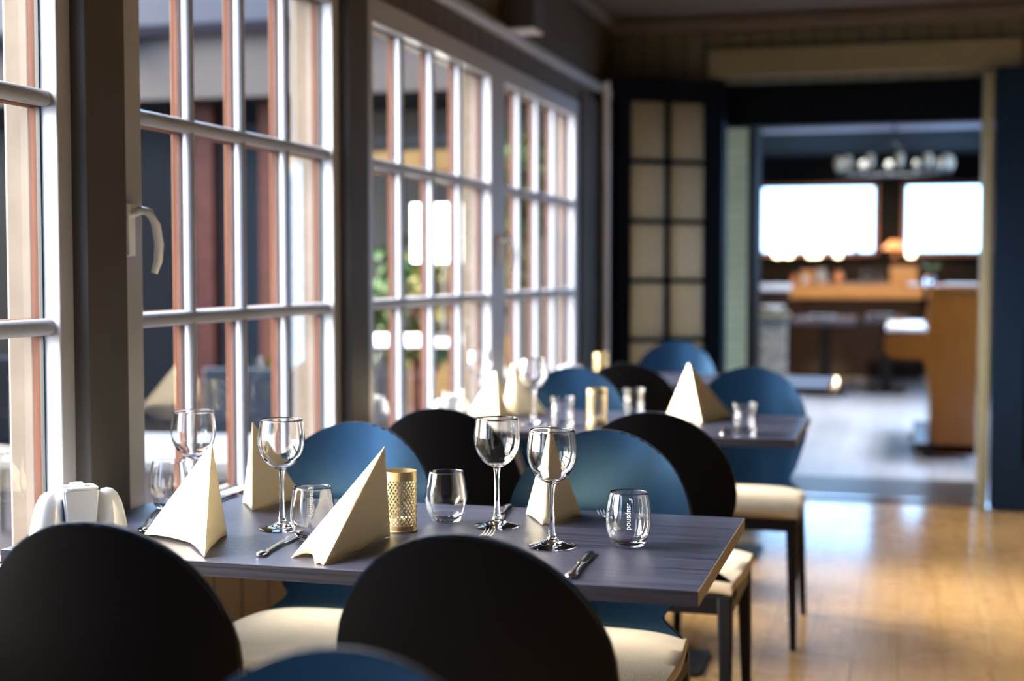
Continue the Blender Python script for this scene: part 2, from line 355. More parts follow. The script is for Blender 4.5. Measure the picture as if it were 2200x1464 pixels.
def window(idx, y0, y1, o0, o1, ncol=4, handle_y=None, handle_z=1.30):
    """timber window: y0..y1 outer frame, o0..o1 glass opening"""
    Z0, Z1, G0, G1 = 0.635, 2.06, 0.70, 1.985
    w = empty('window_%d' % idx, (WX, (y0 + y1) / 2, Z0), kind='structure')
    cy = (y0 + y1) / 2
    def loc(a): return a - cy
    bm = bmesh.new()
    for a, b, c, d in ((y0, o0, Z0, Z1), (o1, y1, Z0, Z1), (o0, o1, Z0, G0), (o0, o1, G1, Z1)):
        box(bm, -0.045, 0.0, loc(a), loc(b), c - Z0, d - Z0, bev=0.003)
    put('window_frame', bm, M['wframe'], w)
    bm = bmesh.new()      # white outer reveal around the glass, outdoors
    for a, b, c, d in ((y0 + .01, o0, Z0, Z1), (o1, y1 - .01, Z0, Z1), (o0, o1, Z0, G0), (o0, o1, G1, Z1)):
        box(bm, -0.062, -0.0455, loc(a), loc(b), c - Z0, d - Z0)
    put('window_frame', bm, M['outerwood'], w)
    bm = bmesh.new()
    for a, b, c, d in ((y0 + .01, o0, Z0, Z1), (o1, y1 - .01, Z0, Z1), (o0, o1, Z0, G0 - 0.01), (o0, o1, G1 + 0.01, Z1)):
        box(bm, -0.115, -0.0625, loc(a), loc(b), c - Z0, d - Z0, bev=0.003)
    put('window_frame', bm, M['outerbeige'], w)
    bm = bmesh.new()
    g = 0.004
    for a, b, c, d in ((o0, o0 + g, G0, G1), (o1 - g, o1, G0, G1), (o0, o1, G0, G0 + g), (o0, o1, G1 - g, G1)):
        box(bm, -0.044, -0.036, loc(a), loc(b), c - Z0, d - Z0)
    put('gasket', bm, M['gasket'], w)
    bm = bmesh.new(); v = [bm.verts.new((-0.0415, loc(a), c - Z0)) for a, c in ((o0, G0), (o1, G0), (o1, G1), (o0, G1))]; bm.faces.new(v)
    put('pane', bm, M['pane'], w)
    step = (o1 - o0) / ncol
    for k in range(1, ncol):
        y = loc(o0 + k * step)
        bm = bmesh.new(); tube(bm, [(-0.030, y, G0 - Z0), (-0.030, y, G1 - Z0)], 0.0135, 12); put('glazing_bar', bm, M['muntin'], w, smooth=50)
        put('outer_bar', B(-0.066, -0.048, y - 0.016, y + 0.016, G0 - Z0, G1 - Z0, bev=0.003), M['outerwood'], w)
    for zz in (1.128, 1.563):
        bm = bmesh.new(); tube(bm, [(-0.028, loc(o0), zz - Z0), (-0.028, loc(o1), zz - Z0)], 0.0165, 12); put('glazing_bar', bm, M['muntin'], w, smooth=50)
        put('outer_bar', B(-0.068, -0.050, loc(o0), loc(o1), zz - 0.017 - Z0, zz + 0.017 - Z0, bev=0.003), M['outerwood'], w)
    if handle_y is not None:
        y = loc(handle_y); z = handle_z - Z0
        h = put('handle_plate', B(0.0, 0.011, y - 0.014, y + 0.014, z - 0.035, z + 0.075, bev=0.004), M['handle'], w)
        bm = bmesh.new()
        tube(bm, [(0.008, y, z + 0.052), (0.030, y, z + 0.060), (0.046, y + .006, z + 0.056), (0.057, y + .014, z + 0.030), (0.060, y + .02, z - 0.01), (0.056, y + .022, z - 0.045), (0.048, y + .02, z - 0.07)], [0.009, 0.009, 0.0095, 0.0095, 0.0095, 0.009, 0.007], 14)
        put('handle', bm, M['handle'], h, smooth=60)
    return w
window(1, 1.225, 2.437, 1.330, 2.390)
window(2, 2.583, 3.795, 2.698, 3.746, handle_y=2.640)
window(3, 3.941, 5.430, 4.060, 5.335)
window(4, 5.430, 6.90, 5.540, 6.800, handle_y=5.445)
window(5, -0.133, 1.079, -0.023, 1.027)
struct('wall_left_rear', B(-1.70, WX, -3.6, -0.279, 0.64, 2.06), M['wall'])  # unseen wall stretch kept windowless to darken reflections in the chair fronts
# outer sill
struct('trim_13', B(-1.80, -1.612, 1.1, 7.0, 0.60, 0.632, bev=0.004), M['outerwood'])
# box wall lamp on the window wall
t = empty('wall_lamp', (-1.55, 5.56, 2.19), 0, 'grey rectangular box lamp fixed high on the wall above the windows', 'wall lamp')
put('housing', B(0.02, 0.135, -0.085, 0.085, 0.0, 0.27, bev=0.004), mat('grey lamp housing', (0.06, 0.052, 0.055), 0.5), t)
put('diffuser', B(0.022, 0.133, -0.083, 0.083, -0.006, 0.0), M['whitegloss'], t)
put('mounting_plate', B(0.0, 0.02, -0.05, 0.05, 0.04, 0.22), M['wframe'], t)

# folding glazed door leaf, left of the opening
DA, DB = Vector((-0.965, 7.665, 0)), Vector((-1.447, 7.33, 0))
dl = (DB - DA).length; ang = math.atan2(DB.y - DA.y, DB.x - DA.x)
d = empty('door_1', DA, ang, kind='structure')
bm = bmesh.new(); H0, H1 = 0.02, 2.232
px = [0.075, dl / 2, dl - 0.075]
box(bm, 0, 0.075, -0.02, 0.02, H0, H1, bev=0.003); box(bm, dl - 0.075, dl, -0.02, 0.02, H0, H1, bev=0.003)
box(bm, 0.075, dl - 0.075, -0.02, 0.02, 2.115, H1); box(bm, 0.075, dl - 0.075, -0.02, 0.02, H0, 0.22)
fr_ = put('door_frame', bm, M['navydark'], d)
bm = bmesh.new(); box(bm, dl / 2 - 0.011, dl / 2 + 0.011, -0.014, 0.014, 0.22, 2.115)
for zz in (1.80, 1.4865, 1.173, 0.86, 0.545): box(bm, 0.075, dl - 0.075, -0.014, 0.014, zz - 0.011, zz + 0.011)
put('glazing_bar', bm, M['navydark'], d)
bm = bmesh.new(); v = [bm.verts.new(p) for p in ((0.075, 0, 0.22), (dl - 0.075, 0, 0.22), (dl - 0.075, 0, 2.115), (0.075, 0, 2.115))]; bm.faces.new(v)
put('pane', bm, M['pane'], d)
bm = bmesh.new(); pr = None; n = 90
for k in range(n + 1):
    x = 0.072 + (dl - 0.144) * k / n; y = -0.0225 + 0.0045 * math.cos(2 * PI * k / 7.5)
    cur = [bm.verts.new((x, y, 0.215)), bm.verts.new((x, y, 2.12))]
    if pr: bm.faces.new([pr[0], cur[0], cur[1], pr[1]])
    pr = cur
cu = put('curtain', bm, mat('cream curtain cloth', (0.80, 0.76, 0.60), 0.8), d, smooth=180)
sm = cu.modifiers.new('cloth', 'SOLIDIFY'); sm.thickness = 0.0012
bm = bmesh.new()
for zz in (0.3, 1.2, 2.0): tube(bm, [(-0.004, -0.012, zz), (-0.004, -0.012, zz + 0.09)], 0.008, 8)
put('hinge', bm, M['steel'], fr_)
# right leaf, folded back against the wall
d = empty('door_2', (0.44, 7.64, 0), 0, kind='structure')
bm = bmesh.new(); box(bm, 0, 0.16, -0.04, 0.04, 0.01, 2.25, bev=0.004); box(bm, 0.62, 0.78, -0.04, 0.04, 0.01, 2.25, bev=0.004)
box(bm, 0.16, 0.62, -0.04, 0.04, 2.13, 2.25); box(bm, 0.16, 0.62, -0.04, 0.04, 0.01, 0.24); box(bm, 0.16, 0.62, -0.04, 0.04, 0.95, 1.07)
put('door_frame', bm, M['navy'], d)
put('door_panel', B(0.16, 0.62, -0.012, 0.012, 0.24, 2.13), M['navydark'], d)

# ------------------------------------------------------------------ chairs
def back_outline():
    R, zc = 0.203, 0.687
    pts = []
    for i in range(0, 49):
        a = math.radians(-22 + (224) * i / 48.0)
        pts.append((R * math.cos(a), zc + R * math.sin(a)))
    # right side goes a=-22 .. 202 (left); then left lower flank, waist, flare, back to the right
    left = [(-0.178, 0.575), (-0.165, 0.537), (-0.150, 0.512), (-0.144, 0.502), (-0.154, 0.490), (-0.176, 0.474), (-0.196, 0.458), (-0.200, 0.440), (-0.198, 0.415)]
    right = [(-x, z) for x, z in left[::-1]]
    return pts + left + right
def bend(x, z):
    # curved to the sitter and leaning back
    return 0.145 * (z - 0.43) - 0.75 * x * x
def make_chair():
    t = empty('dining_chair', (0, 0, 0), 0, '', 'chair')
    ol = back_outline(); th = 0.013
    # grid fill: horizontal strips between matched left and right outline points
    zs = sorted({round(z, 4) for x, z in ol}); 
    # widths by scanning
    def hw(z):
        best = 0
        n = len(ol)
        for i in range(n):
            (x0, z0), (x1, z1) = ol[i], ol[(i + 1) % n]
            if (z0 - z) * (z1 - z) <= 0 and abs(z1 - z0) > 1e-9:
                x = x0 + (x1 - x0) * (z - z0) / (z1 - z0); best = max(best, x)
        return best
    rows = []
    zz = [0.415, 0.44, 0.458, 0.474, 0.490, 0.502, 0.512, 0.537, 0.575, 0.60, 0.63, 0.66, 0.69, 0.72, 0.75, 0.78, 0.805, 0.825, 0.842, 0.856, 0.867, 0.876, 0.883, 0.8875, 0.8896]
    for z in zz:
        rows.append((z, max(hw(z), 0.004)))
    nx = 20
    bm = bmesh.new(); F = []; K = []
    for z, w in rows:
        f = []; k = []
        for i in range(nx + 1):
            s = -1 + 2 * i / nx; s = math.sin(s * PI / 2)
            x = w * s; y = bend(x, z)
            f.append(bm.verts.new((x, y - th / 2, z))); k.append(bm.verts.new((x, y + th / 2, z)))
        F.append(f); K.append(k)
    for a in range(len(rows) - 1):
        for i in range(nx):
            bm.faces.new([F[a][i], F[a][i + 1], F[a + 1][i + 1], F[a + 1][i]])
            bm.faces.new([K[a][i], K[a + 1][i], K[a + 1][i + 1], K[a][i + 1]])
        bm.faces.new([F[a][0], F[a + 1][0], K[a + 1][0], K[a][0]])
        bm.faces.new([F[a][nx], K[a][nx], K[a + 1][nx], F[a + 1][nx]])
    for i in range(nx):
        bm.faces.new([F[0][i], K[0][i], K[0][i + 1], F[0][i + 1]])
        bm.faces.new([F[-1][i], F[-1][i + 1], K[-1][i + 1], K[-1][i]])
    fixn(bm)
    es = [e for e in bm.edges if len(e.link_faces) == 2 and e.calc_face_angle(0) > math.radians(50)]
    bmesh.ops.bevel(bm, geom=es, offset=0.003, segments=2, affect='EDGES')
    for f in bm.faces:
        f.material_index = 1 if f.normal.y < -0.75 else (0 if f.normal.y > 0.75 else 2)  # front faces get the painted sky sheen, backs stay black
    put('backrest', bm, [M['black'], M['sheenfront'], M['rim']], t, smooth=35)
    # apron frame and cushion
    put('seat_frame', B(-0.195, 0.195, -0.405, 0.015, 0.385, 0.436, bev=0.006), M['leg'], t)
    bm = bmesh.new(); nx, ny = 16, 16; top = []
    def cz(u, v): return 0.480 - 0.012 * (abs(u) ** 4) - 0.012 * (abs(v) ** 4) + 0.006 * (1 - u * u) * (1 - v * v)
    ring = []
    grid = {}
    for i in range(nx + 1):
        for j in range(ny + 1):
            u = -1 + 2 * i / nx; v = -1 + 2 * j / ny
            # rounded square mapping
            k = 1 - 0.035 * (u * u) * (v * v)
            x = 0.207 * u * k * (1.0 if v < 0 else 1 - 0.05 * v); y = -0.205 + 0.222 * v * k
            grid[i, j] = bm.verts.new((x, y, cz(u, v)))
    for i in range(nx):
        for j in range(ny): bm.faces.new([grid[i, j], grid[i + 1, j], grid[i + 1, j + 1], grid[i, j + 1]])
    per = [(i, 0) for i in range(nx)] + [(nx, j) for j in range(ny)] + [(i, ny) for i in range(nx, 0, -1)] + [(0, j) for j in range(ny, 0, -1)]
    prev = [grid[p] for p in per]
    for off, dz in ((0.005, -0.010), (0.004, -0.020), (-0.003, -0.025)):
        cur = []
        for q, p in zip(prev, per):
            c = grid[p].co; dv = Vector((c.x, c.y + 0.205, 0)); dv.normalize()
            cur.append(bm.verts.new((c.x + dv.x * off, c.y + dv.y * off, c.z + dz)))
        for a in range(len(per)):
            b = (a + 1) % len(per); bm.faces.new([prev[a], cur[a], cur[b], prev[b]])
        prev = cur
    bm.faces.new(prev[::-1]); fixn(bm)
    put('seat', bm, M['seat'], t, smooth=50)
    for sx in (-1, 1):
        put('leg', legframe(bmesh.new(), (sx * 0.180, -0.385, 0.434), (sx * 0.190, -0.408, 0.0), 0.020, 0.011), M['leg'], t)
        put('leg', legframe(bmesh.new(), (sx * 0.176, 0.000, 0.430), (sx * 0.190, 0.085, 0.0), 0.019, 0.011), M['leg'], t)
    return t
proto = make_chair()
chairs = [
 ('window', (-1.085, 1.795), PI + .02, 'black round-backed chair in the left foreground, seen from behind', 'chairs along the window tables'),
 (None, (-0.558, 1.845), PI - .02, 'large black round-backed chair in the centre foreground, seen from behind', None),
 (None, (-1.195, 2.96), 0.0, 'round-backed chair facing the camera across the first table, nearer the window', None),
 (None, (-0.622, 2.96), 0.0, 'round-backed chair facing the camera behind the pyramid napkin on the first table', None),
 (None, (-1.120, 3.450), PI, 'black chair back seen from behind between first and second tables, window side', None),
 (None, (-0.588, 3.490), PI, 'black chair with grey seat showing right of the first table, seen from behind', None),
 (None, (-1.125, 4.870), 0.0, 'blue-lit chair facing the camera across second table, behind the gold candle holder', None),
 (None, (-0.518, 5.050), 0.0, 'blue-lit chair facing the camera at the far right end of the second table', None),
 (None, (-0.985, 5.250), PI, 'black chair back at near side of the third table, seen from behind', None),
 (None, (-1.055, 6.80), 0.0, 'blue-lit chair furthest from the camera, in front of the glazed door leaf', None),
 (None, (-0.490, 1.145), 0.0, 'black chair back with painted blue sheen, cropped at the bottom edge of the picture', None),
]
for i, (_, (x, y), rz, lab, g) in enumerate(chairs):
    o = proto if i == 0 else dup(proto)
    o.location = (x, y, 0); o.rotation_euler = (0, 0, rz); o['label'] = lab; o['category'] = 'chair'; o['group'] = 'round-backed black dining chairs'

# ------------------------------------------------------------------ tables
def make_table():
    t = empty('dining_table', (0, 0, 0), 0, '', 'table')
    X0, X1, D = -0.6095, 0.6095, 0.33
    bm = B(X0, X1 - 0.0012, -D, D, 0.725, 0.75, bev=0.0015)
    put('tabletop', bm, M['table'], t)
    put('edge_band', B(X0, X1 - 0.0012, -D - 0.001, -D, 0.7255, 0.7492), M['tablefront'], t)
    put('edge_band', B(X0, X1 - 0.0012, D, D + 0.001, 0.7255, 0.7492), M['tablefront'], t)
    put('edge_band', B(X1 - 0.0012, X1, -D, D, 0.7255, 0.7495), M['tableendlit'], t)
    put('pedestal', B(0.068, 0.138, -0.04, 0.04, 0.015, 0.712, bev=0.006), M['iron'], t)
    put('foot_plate', B(-0.01, 0.32, -0.20, 0.07, 0.0, 0.015, bev=0.004), M['iron'], t)
    bm = bmesh.new(); box(bm, -0.22, 0.42, -0.10, 0.10, 0.712, 0.7249)
    put('top_bracket', bm, M['iron'], t)
    return t
tx = (-1.512 - 0.293) / 2
tb = make_table(); tb.location = (tx, 2.468, 0)
g = 'dark rectangular dining tables along the windows'
tag(tb, 'dark grey wood-grain dining table in focus with wine glasses and napkins on it', 'table', g)
dup(tb, (tx + .004, 4.45, 0), 0, 'second dark dining table, out of focus behind the first one', g)
dup(tb, (tx, 6.26, 0), 0, 'third and furthest dark dining table near the glazed door', g)

# ------------------------------------------------------------------ napkins
def napkin(base, apex, label, cat='napkin', group='cream folded napkins on the tables'):
    """paper napkin folded to a standing pyramid; base = closed list of (x, y[, lift])"""
    cx = sum(p[0] for p in base) / len(base); cy = sum(p[1] for p in base) / len(base)
    bm = bmesh.new(); n = len(base); sub = 6; rows = 14
    ring = []
    for i in range(n):
        a = base[i]; b = base[(i + 1) % n]
        for k in range(sub):
            s = k / sub
            la = a[2] if len(a) > 2 else 0; lb = b[2] if len(b) > 2 else 0
            lift = la * (1 - s) + lb * s + (0.0035 * math.sin(PI * s))
            ring.append((a[0] * (1 - s) + b[0] * s - cx, a[1] * (1 - s) + b[1] * s - cy, lift))
    ax, ay, az = apex[0] - cx, apex[1] - cy, apex[2] - 0.75
    R = []
    for r in range(rows + 1):
        h = r / rows; q = []
        for k, (x, y, l) in enumerate(ring):
            s = (k % sub) / sub; bulge = 0.0035 * math.sin(PI * s) * math.sin(PI * min(1, h * 1.1))
            tip = 0.0022
            X = x * (1 - h) + (ax + tip * (x - ax) / (abs(x - ax) + abs(y - ay) + 1e-6)) * h
            Y = y * (1 - h) + (ay + tip * (y - ay) / (abs(x - ax) + abs(y - ay) + 1e-6)) * h
            d = math.hypot(x - ax, y - ay) + 1e-6
            X += (x - ax) / d * bulge; Y += (y - ay) / d * bulge
            q.append(bm.verts.new((X, Y, 0.0008 + l * (1 - h) + az * h)))
        R.append(q)
    m = len(ring)
    for a, b in zip(R, R[1:]):
        for k in range(m): bm.faces.new([a[k], a[(k + 1) % m], b[(k + 1) % m], b[k]])
    bm.faces.new(R[-1])
    fixn(bm)
    o = put('folded_napkin', bm, M['napkin'], loc=(cx, cy, 0.75), smooth=28)
    sm = o.modifiers.new('thickness', 'SOLIDIFY'); sm.thickness = 0.0022; sm.offset = -1
    tag(o, label, cat, group)
    return o
napkin([(-1.341, 2.323), (-1.212, 2.258, .004), (-1.133, 2.162), (-1.172, 2.275), (-1.19, 2.36), (-1.29, 2.38)], (-1.172, 2.268, 0.930), 'cream folded napkin standing near the window, leftmost on the first table')
napkin([(-1.262, 2.612), (-1.222, 2.781), (-1.30, 2.775), (-1.325, 2.70)], (-1.266, 2.628, 0.927), 'cream napkin with upright left edge behind the second wine glass from the left')
napkin([(-0.992, 2.201), (-0.960, 2.215, .006), (-0.935, 2.170), (-0.915, 2.160), (-0.905, 2.30), (-0.896, 2.425), (-0.99, 2.36)], (-0.893, 2.39, 0.919), 'large cream napkin in front of the gold candle holder on the first table')
napkin([(-0.719, 2.725), (-0.658, 2.612), (-0.644, 2.618), (-0.609, 2.738), (-0.66, 2.785)], (-0.662, 2.69, 0.930), 'cream pyramid napkin seen through the rightmost wine glass')
napkin([(-1.398, 4.533), (-1.268, 4.446), (-1.245, 4.52), (-1.33, 4.60)], (-1.308, 4.55, 0.895), 'cream napkin on the second table beside the window, left of a pair')
napkin([(-1.300, 4.610), (-1.228, 4.533), (-1.141, 4.612), (-1.23, 4.68)], (-1.258, 4.59, 0.920), 'cream napkin on the second table behind the blurred wine glass, right of a pair')
napkin([(-0.754, 4.694), (-0.66, 4.56), (-0.606, 4.46), (-0.58, 4.6), (-0.539, 4.722), (-0.65, 4.77)], (-0.674, 4.65, 0.926), 'cream pyramid napkin at the right of the second table')

# ------------------------------------------------------------------ glassware
def make_wine():
    t = empty('wine_glass', (0, 0, 0), 0, '', 'wine glass')
    out = [(0.0062, 0.1115), (0.0085, 0.1135), (0.016, 0.1165), (0.0265, 0.124), (0.0355, 0.136), (0.0415, 0.150), (0.0438, 0.164), (0.0432, 0.180), (0.0412, 0.196), (0.0397, 0.2068)]
    # smooth by subdividing with catmull
    def cr(p, n=3):
        r = []
        for i in range(len(p) - 1):
            p0, p1, p2, p3 = p[max(i - 1, 0)], p[i], p[i + 1], p[min(i + 2, len(p) - 1)]
            for k in range(n):
                s = k / n
                r.append(tuple(0.5 * (2 * b + (c - a) * s + (2 * a - 5 * b + 4 * c - d) * s * s + (3 * b - a - 3 * c + d) * s ** 3) for a, b, c, d in zip(p0, p1, p2, p3)))
        r.append(p[-1]); return r
    o = cr(out)
    inn = []
    for i, (r, z) in enumerate(o):
        if z < 0.1165: continue
        a = o[max(i - 1, 0)]; b = o[min(i + 1, len(o) - 1)]
        dx, dz = b[0] - a[0], b[1] - a[1]; l = math.hypot(dx, dz)
        w = 0.0014 if z > 0.135 else 0.0024
        inn.append((max(r - dz / l * w, 0.0005), z + dx / l * w))
    prof = [(0, 0.1112)] + o + [(0.0390, 0.2076)] + inn[::-1] + [(0, 0.1195)]
    bm = lathe(bmesh.new(), prof, 72); fixn(bm)
    put('bowl', bm, M['glass'], t, smooth=180)
    st = [(0, 0.0136), (0.0106, 0.0138), (0.0078, 0.0175), (0.0064, 0.024), (0.0052, 0.035), (0.0044, 0.060), (0.0042, 0.085), (0.0050, 0.102), (0.0064, 0.1112), (0, 0.1114)]
    bm = lathe(bmesh.new(), st, 40); fixn(bm); put('stem', bm, M['glass'], t, smooth=60)
    ft = [(0, 0.0050), (0.012, 0.0042), (0.026, 0.0020), (0.038, 0.0006), (0.0415, 0.0003), (0.0436, 0.0012), (0.0434, 0.0024), (0.038, 0.0034), (0.028, 0.0052), (0.018, 0.0088), (0.0105, 0.0140), (0, 0.0140)]
    bm = lathe(bmesh.new(), ft, 72); fixn(bm); put('foot', bm, M['glass'], t, smooth=60)
    return t
wg = make_wine()
wl = [((-1.120, 2.446), 'wine glass in front of the upright-edged cream napkin, second from the left'),
      ((-0.738, 2.58), 'wine glass standing left of the pair near the table centre, behind the fork'),
      ((-0.590, 2.414), 'wine glass with a pyramid napkin seen through it, nearest the table right end'),
      ((-1.355, 2.545), 'leftmost wine glass, by the window behind the first napkin'),
      ((-1.110, 4.30), 'blurred wine glass on the second table in front of a napkin'),
      ((-1.40, 4.68), 'blurred wine glass on the second table closest to the window frame')]
for i, ((x, y), lab) in enumerate(wl):
    o = wg if i == 0 else dup(wg)
    o.location = (x, y, 0.75); o.rotation_euler = (0, 0, i * 0.7); tag(o, lab, 'wine glass', 'stemmed wine glasses')

def tumbler_mesh(facets=0):
    out = [(0.0, 0.0005), (0.022, 0.0004), (0.0265, 0.0022), (0.0315, 0.011), (0.0375, 0.025), (0.0402, 0.040), (0.0403, 0.052), (0.0388, 0.068), (0.0362, 0.083), (0.0338, 0.0965)]
    def cr(p, n=3):
        r = []
        for i in range(len(p) - 1):
            p0, p1, p2, p3 = p[max(i - 1, 0)], p[i], p[i + 1], p[min(i + 2, len(p) - 1)]
            for k in range(n):
                s = k / n
                r.append(tuple(0.5 * (2 * b + (c - a) * s + (2 * a - 5 * b + 4 * c - d) * s * s + (3 * b - a - 3 * c + d) * s ** 3) for a, b, c, d in zip(p0, p1, p2, p3)))
        r.append(p[-1]); return r
    o = [out[0], out[1]] + cr(out[2:])
    inn = [(max(r - 0.0017, 0), z) for r, z in o if z > 0.011]
    prof = o + [(0.0330, 0.0974)] + inn[::-1] + [(0.020, 0.0078), (0, 0.0072)]
    bm = lathe(bmesh.new(), prof, 72); fixn(bm)
    if facets:
        for v in bm.verts:
            r = math.hypot(v.co.x, v.co.y); z = v.co.z
            if r > 0.02 and z < 0.045 and z > 0.001:
                a = math.atan2(v.co.y, v.co.x); k = math.cos(PI / facets) / math.cos((a % (2 * PI / facets)) - PI / facets)
                s = min(1, (0.045 - z) / 0.02); f = 1 + (k - 1) * 0.9 * s
                v.co.x *= f; v.co.y *= f
    return bm
def rad_at(z):
    P = [(0.0, 0.026), (0.011, .0315), (0.025, .0375), (0.040, .0402), (0.052, .0403), (0.068, .0388), (0.083, .0362), (0.0965, .0338)]
    for (z0, r0), (z1, r1) in zip(P, P[1:]):
        if z0 <= z <= z1: return r0 + (r1 - r0) * (z - z0) / (z1 - z0)
    return 0.034
def engraving():
    cu = bpy.data.curves.new('engraving', 'FONT'); cu.body = 'pousdnsr'; cu.size = 0.0135; cu.align_x = 'CENTER'; cu.align_y = 'CENTER'; cu.offset = 0.0001; cu.resolution_u = 3
    to = bpy.data.objects.new('tmp', cu); C.objects.link(to); bpy.context.view_layer.update()
    dg = bpy.context.evaluated_depsgraph_get(); me = bpy.data.meshes.new_from_object(to.evaluated_get(dg))
    bpy.data.objects.remove(to); bpy.data.curves.remove(cu)
    bm = bmesh.new(); bm.from_mesh(me); bpy.data.meshes.remove(me)
    bmesh.ops.subdivide_edges(bm, edges=bm.edges, cuts=1)
    # text: u along the word, w across; wrap so that the word reads upwards
    L = max(v.co.x for v in bm.verts) - min(v.co.x for v in bm.verts); k = 0.046 / L
    for v in bm.verts:
        v.co = Vector((-v.co.y * 1.0, 0, 0.060 + v.co.x * k))
    # sun rays above the word
    for a in range(4):
        th = math.radians(100 - a * 38); c, s = math.cos(th), math.sin(th); r0, r1, w = 0.0028, 0.0056, 0.0007
        q = [(c * r0 - s * w, s * r0 + c * w), (c * r0 + s * w, s * r0 - c * w), (c * r1 + s * w * 1.4, s * r1 - c * w * 1.4), (c * r1 - s * w * 1.4, s * r1 + c * w * 1.4)]
        bm.faces.new([bm.verts.new((0.003 + x, 0, 0.0855 + z)) for x, z in q])
    # thin rule right of the word
    for x0, x1, z0, z1 in ((0.0085, 0.0089, 0.042, 0.083),):
        pr = None
        for k2 in range(9):
            z = z0 + (z1 - z0) * k2 / 8; cur = [bm.verts.new((x0, 0, z)), bm.verts.new((x1, 0, z))]
            if pr: bm.faces.new([pr[0], pr[1], cur[1], cur[0]])
            pr = cur
    return wrap(bm)
def ring_mark():
    bm = bmesh.new()
    # small ring mark on the left
    pr = None; first = None
    for k2 in range(17):
        a = 2 * PI * k2 / 16; cur = [bm.verts.new((-0.030 + 0.0022 * math.cos(a), 0, 0.030 + 0.0026 * math.sin(a))), bm.verts.new((-0.030 + 0.0032 * math.cos(a), 0, 0.030 + 0.0036 * math.sin(a)))]
        if pr: bm.faces.new([pr[0], pr[1], cur[1], cur[0]])
        pr = cur
    return wrap(bm)
def wrap(bm):
    for v in bm.verts:
        z = v.co.z; r = rad_at(z) + 0.00025; a = v.co.x / 0.0395
        v.co = Vector((r * math.sin(a), -r * math.cos(a), z))
    return bm
def make_tumbler(fac):
    t = empty('tumbler', (0, 0, 0), 0, '', 'glass')
    put('glass_body', tumbler_mesh(fac), M['glass'], t, smooth=180 if not fac else 30)
    return t
tl = make_tumbler(0); tl.location = (-0.4605, 2.452, 0.75); tl.rotation_euler = (0, 0, math.radians(10))
body_ = kids(tl)[0]
put('engraving', engraving(), M['etch'], body_)['label'] = 'white etched lettering and sun rays'
put('engraved_mark', ring_mark(), M['etch'], body_)['label'] = 'small etched ring'
tag(tl, 'stemless tumbler with etched vertical lettering at the right end of the first table', 'glass', 'stemless tumblers on the first table')
t3 = dup(tl, (-1.0205, 2.360, 0.75), math.radians(205), 'stemless tumbler behind the tall front napkin, etched lettering seen through it')
tt = make_tumbler(9); tt.location = (-0.848, 2.607, 0.75)
tag(tt, 'stemless tumbler with faceted base right of the gold candle holder', 'glass', 'stemless tumblers on the first table')
o = dup(tt, (-1.440, 2.60, 0.75), 0.3, 'stemless tumbler half hidden behind the leftmost napkin')

def make_rocks():
    t = empty('rocks_glass', (0, 0, 0), 0, '', 'glass')
    prof = [(0, 0.0005), (0.0285, 0.0005), (0.031, 0.003), (0.0325, 0.030), (0.0345, 0.034), (0.0350, 0.055), (0.0335, 0.060), (0.0365, 0.092), (0.0350, 0.092), (0.0322, 0.058), (0.0295, 0.022), (0.026, 0.016), (0, 0.0155)]
    put('glass_body', fixn(lathe(bmesh.new(), prof, 48)), M['glass'], t, smooth=40)
    return t
rg = make_rocks()
for i, ((x, y), lab) in enumerate([((-0.445, 4.23), 'straight-sided tumbler at the right end of the second table'), ((-1.012, 4.28), 'straight-sided tumbler left of the second gold candle holder'),
                    ((-0.855, 4.645), 'straight-sided tumbler right of the second gold candle holder, further back'), ((-1.415, 4.42), 'straight-sided tumbler beside the window on the second table')]):
    o = rg if i == 0 else dup(rg)
    o.location = (x, y, 0.75); tag(o, lab, 'glass', 'straight tumblers on the second table')

